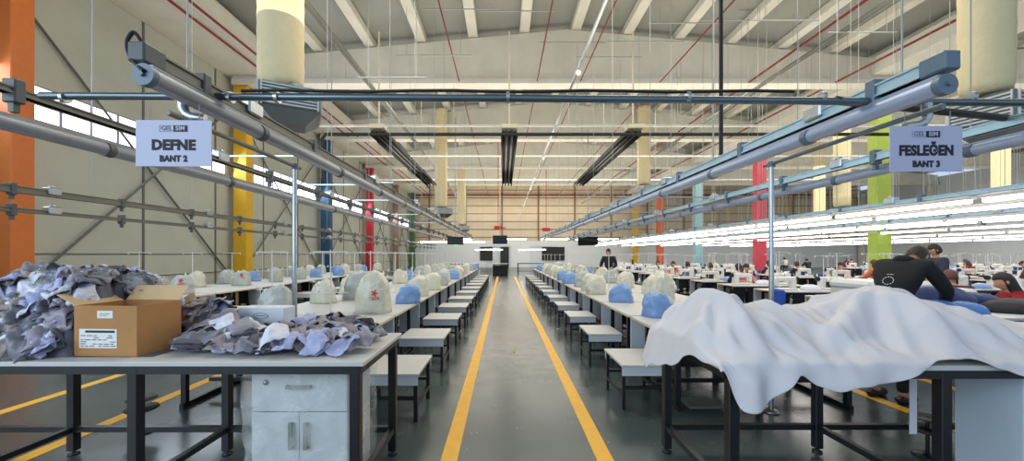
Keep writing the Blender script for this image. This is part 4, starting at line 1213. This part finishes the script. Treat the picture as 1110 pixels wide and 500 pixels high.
def pose(name):
    if name=='stand_bend':
        j=dict(pel=(0,0,.95),sp=(0,.09,1.16),ch=(0,.22,1.35),nk=(0,.36,1.47),hd=(0,.46,1.52),tilt=-.95,face=0,
          sh=.20,shz=(.24,1.42),el=((-.27,.40,1.18),(.27,.40,1.17)),wr=((-.15,.55,1.0),(.17,.55,1.0)),hip=.09,kn=((-.11,.03,.5),(.11,.05,.5)),an=((-.12,-.03,.08),(.12,.0,.08)))
    elif name=='stand':
        j=dict(pel=(0,0,.96),sp=(0,0,1.15),ch=(0,.02,1.36),nk=(0,.03,1.5),hd=(0,.06,1.63),tilt=-.35,face=0,
          sh=.19,shz=(.02,1.43),el=((-.28,.05,1.15),(.28,.05,1.15)),wr=((-.18,.30,1.08),(.18,.30,1.08)),hip=.09,kn=((-.1,.03,.5),(.1,.03,.5)),an=((-.11,0,.08),(.11,0,.08)))
    else:
        j=dict(pel=(0,0,.50),sp=(0,.02,.70),ch=(0,.07,.90),nk=(0,.12,1.04),hd=(0,.17,1.16),tilt=-.4,face=0,
          sh=.18,shz=(.07,.97),el=((-.25,.2,.78),(.25,.2,.78)),wr=((-.13,.42,.80),(.13,.42,.80)),hip=.09,kn=((-.12,.42,.5),(.12,.42,.5)),an=((-.12,.40,.08),(.12,.40,.08)))
    V=Vector; verts=[V(j['pel']),V(j['sp']),V(j['ch']),V(j['nk']),V(j['hd'])]
    rad=[(.11,.09),(.09,.07),(.075,.055),.05,.05]; ed=[(0,1),(1,2),(2,3),(3,4)]
    tv=[V(j['pel'])+V((0,0,-.04)),V(j['sp']),V(j['ch']),V(j['nk'])-V((0,0,.03))]; tr=[(.155,.13),(.15,.12),(.135,.12),.078]; te=[(0,1),(1,2),(2,3)]
    lv=[V(j['pel'])]; lr=[(.15,.125)]; le=[]
    for s,sg in ((0,-1),(1,1)):
        b=len(verts); sh=V((sg*j['sh'],j['shz'][0],j['shz'][1])); el=V(j['el'][s]); wr=V(j['wr'][s])
        verts+=[sh,el,wr]; rad+=[.045,.036,.026]; ed+=[(2,b),(b,b+1),(b+1,b+2)]
        d=(wr-el).normalized(); side=d.cross(V((0,0,1))).normalized()*(sg)
        palm=wr+d*.06; verts.append(palm); rad.append((.036,.018)); ed.append((b+2,b+3))
        for fi,(off,L) in enumerate(((-.027,.065),(-.009,.078),(.009,.072),(.027,.058))):
            p1=palm+d*.02+side*off; p2=p1+d*L*.55-V((0,0,.008)); p3=p2+d*L*.35-V((0,0,.022))
            k=len(verts); verts+=[p1,p2,p3]; rad+=[.010,.009,.008]; ed+=[(b+3,k),(k,k+1),(k+1,k+2)]
        k=len(verts); verts+=[wr+d*.03-side*.035,wr+d*.06-side*.055-V((0,0,.01))]; rad+=[.012,.009]; ed+=[(b+2,k),(k,k+1)]
        b=len(tv); tv+=[sh,el,wr-d*.02]; tr+=[.088,.062,.045]; te+=[(2,b),(b,b+1),(b+1,b+2)]
        hp=V(j['pel'])+V((sg*j['hip'],0,-.05)); kn=V(j['kn'][s]); an=V(j['an'][s])
        b=len(verts); verts+=[hp,kn,an,an+V((0,.14,-.045))]; rad+=[.085,.055,.038,.035]; ed+=[(0,b),(b,b+1),(b+1,b+2),(b+2,b+3)]
        b=len(lv); lv+=[hp,kn,an+V((0,0,.02))]; lr+=[.095,.068,.055]; le+=[(0,b),(b,b+1),(b+1,b+2)]
    body=skin_mesh(verts,ed,rad); hm=head_mesh(V(j['hd']),j['tilt'],j['face'])
    bodym=merge([body,hm],'body')
    shirt=skin_mesh(tv,te,tr,2); shirt.name='top'; tr_=skin_mesh(lv,le,lr); tr_.name='trousers'
    shoes=MB()
    for s in (0,1):
        a=V(j['an'][s]); shoes.box(a.x-.045,a.x+.045,a.y-.07,a.y+.19,.0,.085,.03)
    shoem=shoes.mesh('shoe')
    h1=hair_mesh(V(j['hd']),j['tilt'],0); h2=hair_mesh(V(j['hd']),j['tilt'],0,True)
    POSES[name]=(bodym,shirt,tr_,shoem,h1,h2,j)
for p in ('stand_bend','stand','sit'): pose(p)
def person(p,loc,rz,top,pants,hair,long,label,skin='skin',scale=1):
    t=empty('person',loc,rz); t.scale=(scale,)*3; tag(t,label,'person')
    b,s,l,sh,h1,h2,j=POSES[p]
    for nm,me,m in (('body',b,skin),('top',s,top),('trousers',l,pants),('shoe_pair',sh,'black_plastic'),('hair',h2 if long else h1,hair)):
        me=me.copy(); me.materials.clear(); me.materials.append(M[m]); o=link(nm,me,None,t)
        if nm=='shoe_pair': o.name='shoes'
    return t
# man in the black hoodie bending to the right over the table, back towards the aisle
t=person('stand_bend',(4.10,4.1,0),R(-74),'hoodie','black_pants','hair_brown',False,'person in black hoodie with a ring print on the back, bending over the bundle table',scale=1.0)
# ring print and lettering on the back
mb=MB(); n=24
for k in range(12):
    a0=2*PI*k/12; a1=a0+2*PI/12*.62
    mb.tube([(.045*math.cos(a0+(a1-a0)*i/3),0,.045*math.sin(a0+(a1-a0)*i/3)) for i in range(4)],.004,5)
for k in range(8): mb.box(-.045+k*.0115,-.037+k*.0115,-.002,.002,-.086,-.075 if k%3 else -.07)
mb.box(-.03,.03,-.002,.002,.075,.079)
bk=mb.mesh('back_print'); bk.materials.append(M['paper'])
hood=MB().lathe([(.05,-.03),(.10,-.02),(.11,.02),(.08,.05),(.05,.045)],18,sy=.8).build('hood','hoodie',t,(0,.25,1.46),(R(-50),0,0))
HOODIE=t; BACK=bk
# seats for seated people
def stool_proto():
    s=empty('stool'); MB().lathe([(.0,.44),(.17,.44),(.18,.455),(.17,.47)],20).build('seat','black_plastic',s)
    for k in range(4):
        a=PI/4+k*PI/2; MB().tube([(.09*math.cos(a),.09*math.sin(a),.44),(.17*math.cos(a),.17*math.sin(a),0)],.012,6).build('leg','black_steel',s)
    return s
sp_=stool_proto(); su=False
def seated(x,y,rz,top,hair,long,label,skin='skin',seatlab=None,sc=1):
    global su
    person('sit',(x,y,.0),rz,top,'black_pants',hair,long,label,skin,sc)
    c=Vector((x,y,0))+Matrix.Rotation(rz,3,'Z')@Vector((0,-.02,0))
    place(sp_,su,(c.x,c.y,-.075+.0),rz,'dark stool under the '+label.split('person ')[1][:60] if False else 'dark round stool under '+seatlab,'stool','stools of the operators'); 
    o=sp_ if not su else None; su=True
def gp(px,Y): return (px-HX)/F*Y
person('stand',(gp(1017,7.9),7.9,0),R(70),'tee_navy','jeans','hair_dark',False,'person standing in a dark navy t-shirt, arms reaching out, behind the fusing machine','skin2',1.0)
def seat_at(px,line,back,top,hair,long,label,short,off=.93,sc=1):
    # sit in the gap between two tables of a working line, facing away (back=True) or towards the camera
    x0,y0,n=WL[line]; X=x0+off; Y=X*F/(px-HX); k=round((Y-y0+.38)/1.55); k=max(0,k)
    Y=y0+1.55*k-.38; 
    seated(X,Y,0 if back else PI,top,hair,long,label,'skin',short,sc)
seated(gp(1003,6.9)-.0,6.9,R(-70),'hoodie','hair_dark',False,'person seated in black below the person in the navy t-shirt','skin','seated person in black near the navy t-shirt')
seated(gp(1108,5.35),5.35,R(60),'red_knit','hair_dark',True,'person in a red jumper with long dark hair beside the black cloth pile','skin','person in the red jumper',1.0)
seat_at(941,1,True,'orange_top','hair_red',True,'person in a peach-orange top next to the man in the black hoodie','person in the peach-orange top',.93,1.08)
seated(gp(930,8.1)-.0,6.35,R(-30),'maroon','hair_red',False,'person in a maroon top just left of the black hoodie','skin','person in the maroon top')
seat_at(895,1,False,'grey_top','hair_dark',True,'person with long dark hair and a grey top in the second working line','person in the grey top')
seat_at(822,0,True,'navy_top','hair_dark',False,'person in a navy shirt in front of the crimson pillar','person in the navy shirt')
seat_at(800,0,False,'pink_top','hair_dark',True,'person in a pink top facing the camera in the nearest working line','person in the pink top')
seat_at(775,0,True,'black_cloth','hair_brown',False,'person in black beyond the pink top, nearest working line','person in black beyond the pink top')
seat_at(750,0,True,'purple_top','hair_dark',False,'person in a purple top near the pale blue pillar','person in the purple top')
seat_at(729,0,False,'orange_top','hair_brown',False,'person in an orange top far along the nearest working line','person in the orange top far off')
seat_at(1060,1,False,'white_top','hair_brown',True,'person in a white top far right behind the bundles','person in the white top')
seat_at(865,1,True,'navy_top','hair_brown',False,'person in a navy top far back between crimson and lime pillars','far person in navy')
seat_at(842,1,True,'maroon','hair_dark',True,'person in a maroon top far back beside the crimson pillar','far person in maroon')
seat_at(1010,1,True,'grey_top','hair_dark',False,'person in grey far right beyond the navy t-shirt','far person in grey')
for px,ln,bk,tp,hr,lg,cn in ((880,3,True,'black_cloth','hair_dark',False,'black'),(912,3,False,'pink_top','hair_dark',True,'pink'),(1035,3,True,'red_knit','hair_brown',True,'red'),(1090,3,False,'navy_top','hair_dark',False,'navy'),(850,4,True,'white_top','hair_dark',False,'white'),(925,4,False,'navy_top','hair_red',True,'blue'),(1060,4,True,'maroon','hair_dark',False,'maroon'),(690,0,True,'navy_top','hair_dark',True,'blue'),(712,0,False,'white_top','hair_brown',False,'white')):
    seat_at(px,ln,bk,tp,hr,lg,'person in a %s top, small and far off in the %s working line'%(cn,WN[ln]),'small far person in %s'%cn+', %s line'%WN[ln])
person('stand',(gp(660,14),14,0),R(150),'black_cloth','black_pants','hair_dark',False,'person in black standing beyond the right bench row','skin')
# the back print is laid on the hoodie by ray casting from behind
bpy.context.view_layer.update()
dg=bpy.context.evaluated_depsgraph_get()
shirt=[c for c in HOODIE.children if c.name.startswith('top')][0]
ok,loc,nrm,_=shirt.ray_cast(Vector((-.02,-1,1.27)),Vector((0,1,0)))
if ok:
    q=(-nrm).to_track_quat('Y','Z')
    # wrap every vertex on the shirt surface
    Mx=Matrix.Translation(loc)@q.to_matrix().to_4x4()
    for v in BACK.vertices:
        p=Mx@v.co; ok2,l2,n2,_=shirt.ray_cast(p+nrm*.3,-nrm)
        v.co=(l2+n2*.002+n2*max(-.001,min(.001,v.co.y))) if ok2 else p
    BACK.update(); link('back_print',BACK,None,HOODIE)
# floor emblem
c=Vector(at(557,379.5,646.35/(379.5-HZ)))
mb=MB().box(-.03,.03,-.05,.05,0,.002).box(-.012,.012,-.2,-.05,0,.002)
mb.add([(-.04,-.14,0),(.04,-.14,0),(0,-.24,0),(-.04,-.14,.002),(.04,-.14,.002),(0,-.24,.002)],[(0,1,2),(5,4,3),(0,3,4,1),(1,4,5,2),(2,5,3,0)])
o=mb.build('floor_sticker','floor_mark',None,(c.x,c.y,0)); tag(o,'small yellow-green arrow sticker on the aisle floor','floor sticker')

# ---------------------------------------------------------------- camera, light
cam=bpy.data.cameras.new('camera'); co=bpy.data.objects.new('camera',cam); COL.objects.link(co)
co.location=(0,0,EYE); co.rotation_euler=(PI/2,0,0); cam.sensor_width=36; cam.lens=F/1110*36
cam.shift_x=(555-HX)/1110; cam.shift_y=(HZ-250)/1110; cam.clip_end=200; cam.clip_start=.05
sc.camera=co
w=bpy.data.worlds.new('world'); sc.world=w; w.use_nodes=True
bg=w.node_tree.nodes['Background']; bg.inputs[0].default_value=(.62,.78,1,1); bg.inputs[1].default_value=WORLD_S if 'WORLD_S' in globals() else .9
def area(name,loc,rot,sx,sy,e,c):
    l=bpy.data.lights.new(name,'AREA'); l.shape='RECTANGLE'; l.size=sx; l.size_y=sy; l.energy=e; l.color=c
    o=bpy.data.objects.new(name,l); COL.objects.link(o); o.location=loc; o.rotation_euler=rot; return o
# daylight entering by the open gate behind the camera
area('gate_daylight',(-7,-3.2,3.4),(R(76),0,R(-52)),8,5,560,(.74,.87,1))
area('window_daylight',(-10.9,22,5.2),(0,R(-70),0),.9,38,700,(.70,.84,1))
# added fill under the roof, down and up, with no lamp fittings behind it
for i,y in enumerate((7,16,25,34,42)):
    area('bay_fill_%d'%i,(2.6,y,8.2),(0,0,0),18,3,700,(1,.95,.86))
    area('bay_up_fill_%d'%i,(3.2,y,5.2),(PI,0,0),22,4,620,(1,.9,.76))
area('side_fill',(27,22,8.2),(0,0,0),24,24,3800,(1,.97,.93))  # added fill for the second bay, downward and upward, not a real fitting
area('side_up_fill',(27,22,4.5),(PI,0,0),20,30,1400,(1,.93,.82))
sc.view_settings.view_transform='Standard'; sc.view_settings.look='None'; sc.view_settings.gamma=1; sc.view_settings.use_curve_mapping=False
sc.view_settings.exposure=0
sc.cycles.use_denoising=True
sc.cycles.max_bounces=6; sc.cycles.diffuse_bounces=3; sc.cycles.glossy_bounces=3; sc.cycles.transparent_max_bounces=6
sc.cycles.sample_clamp_indirect=6
sc.cycles.caustics_reflective=False; sc.cycles.caustics_refractive=False
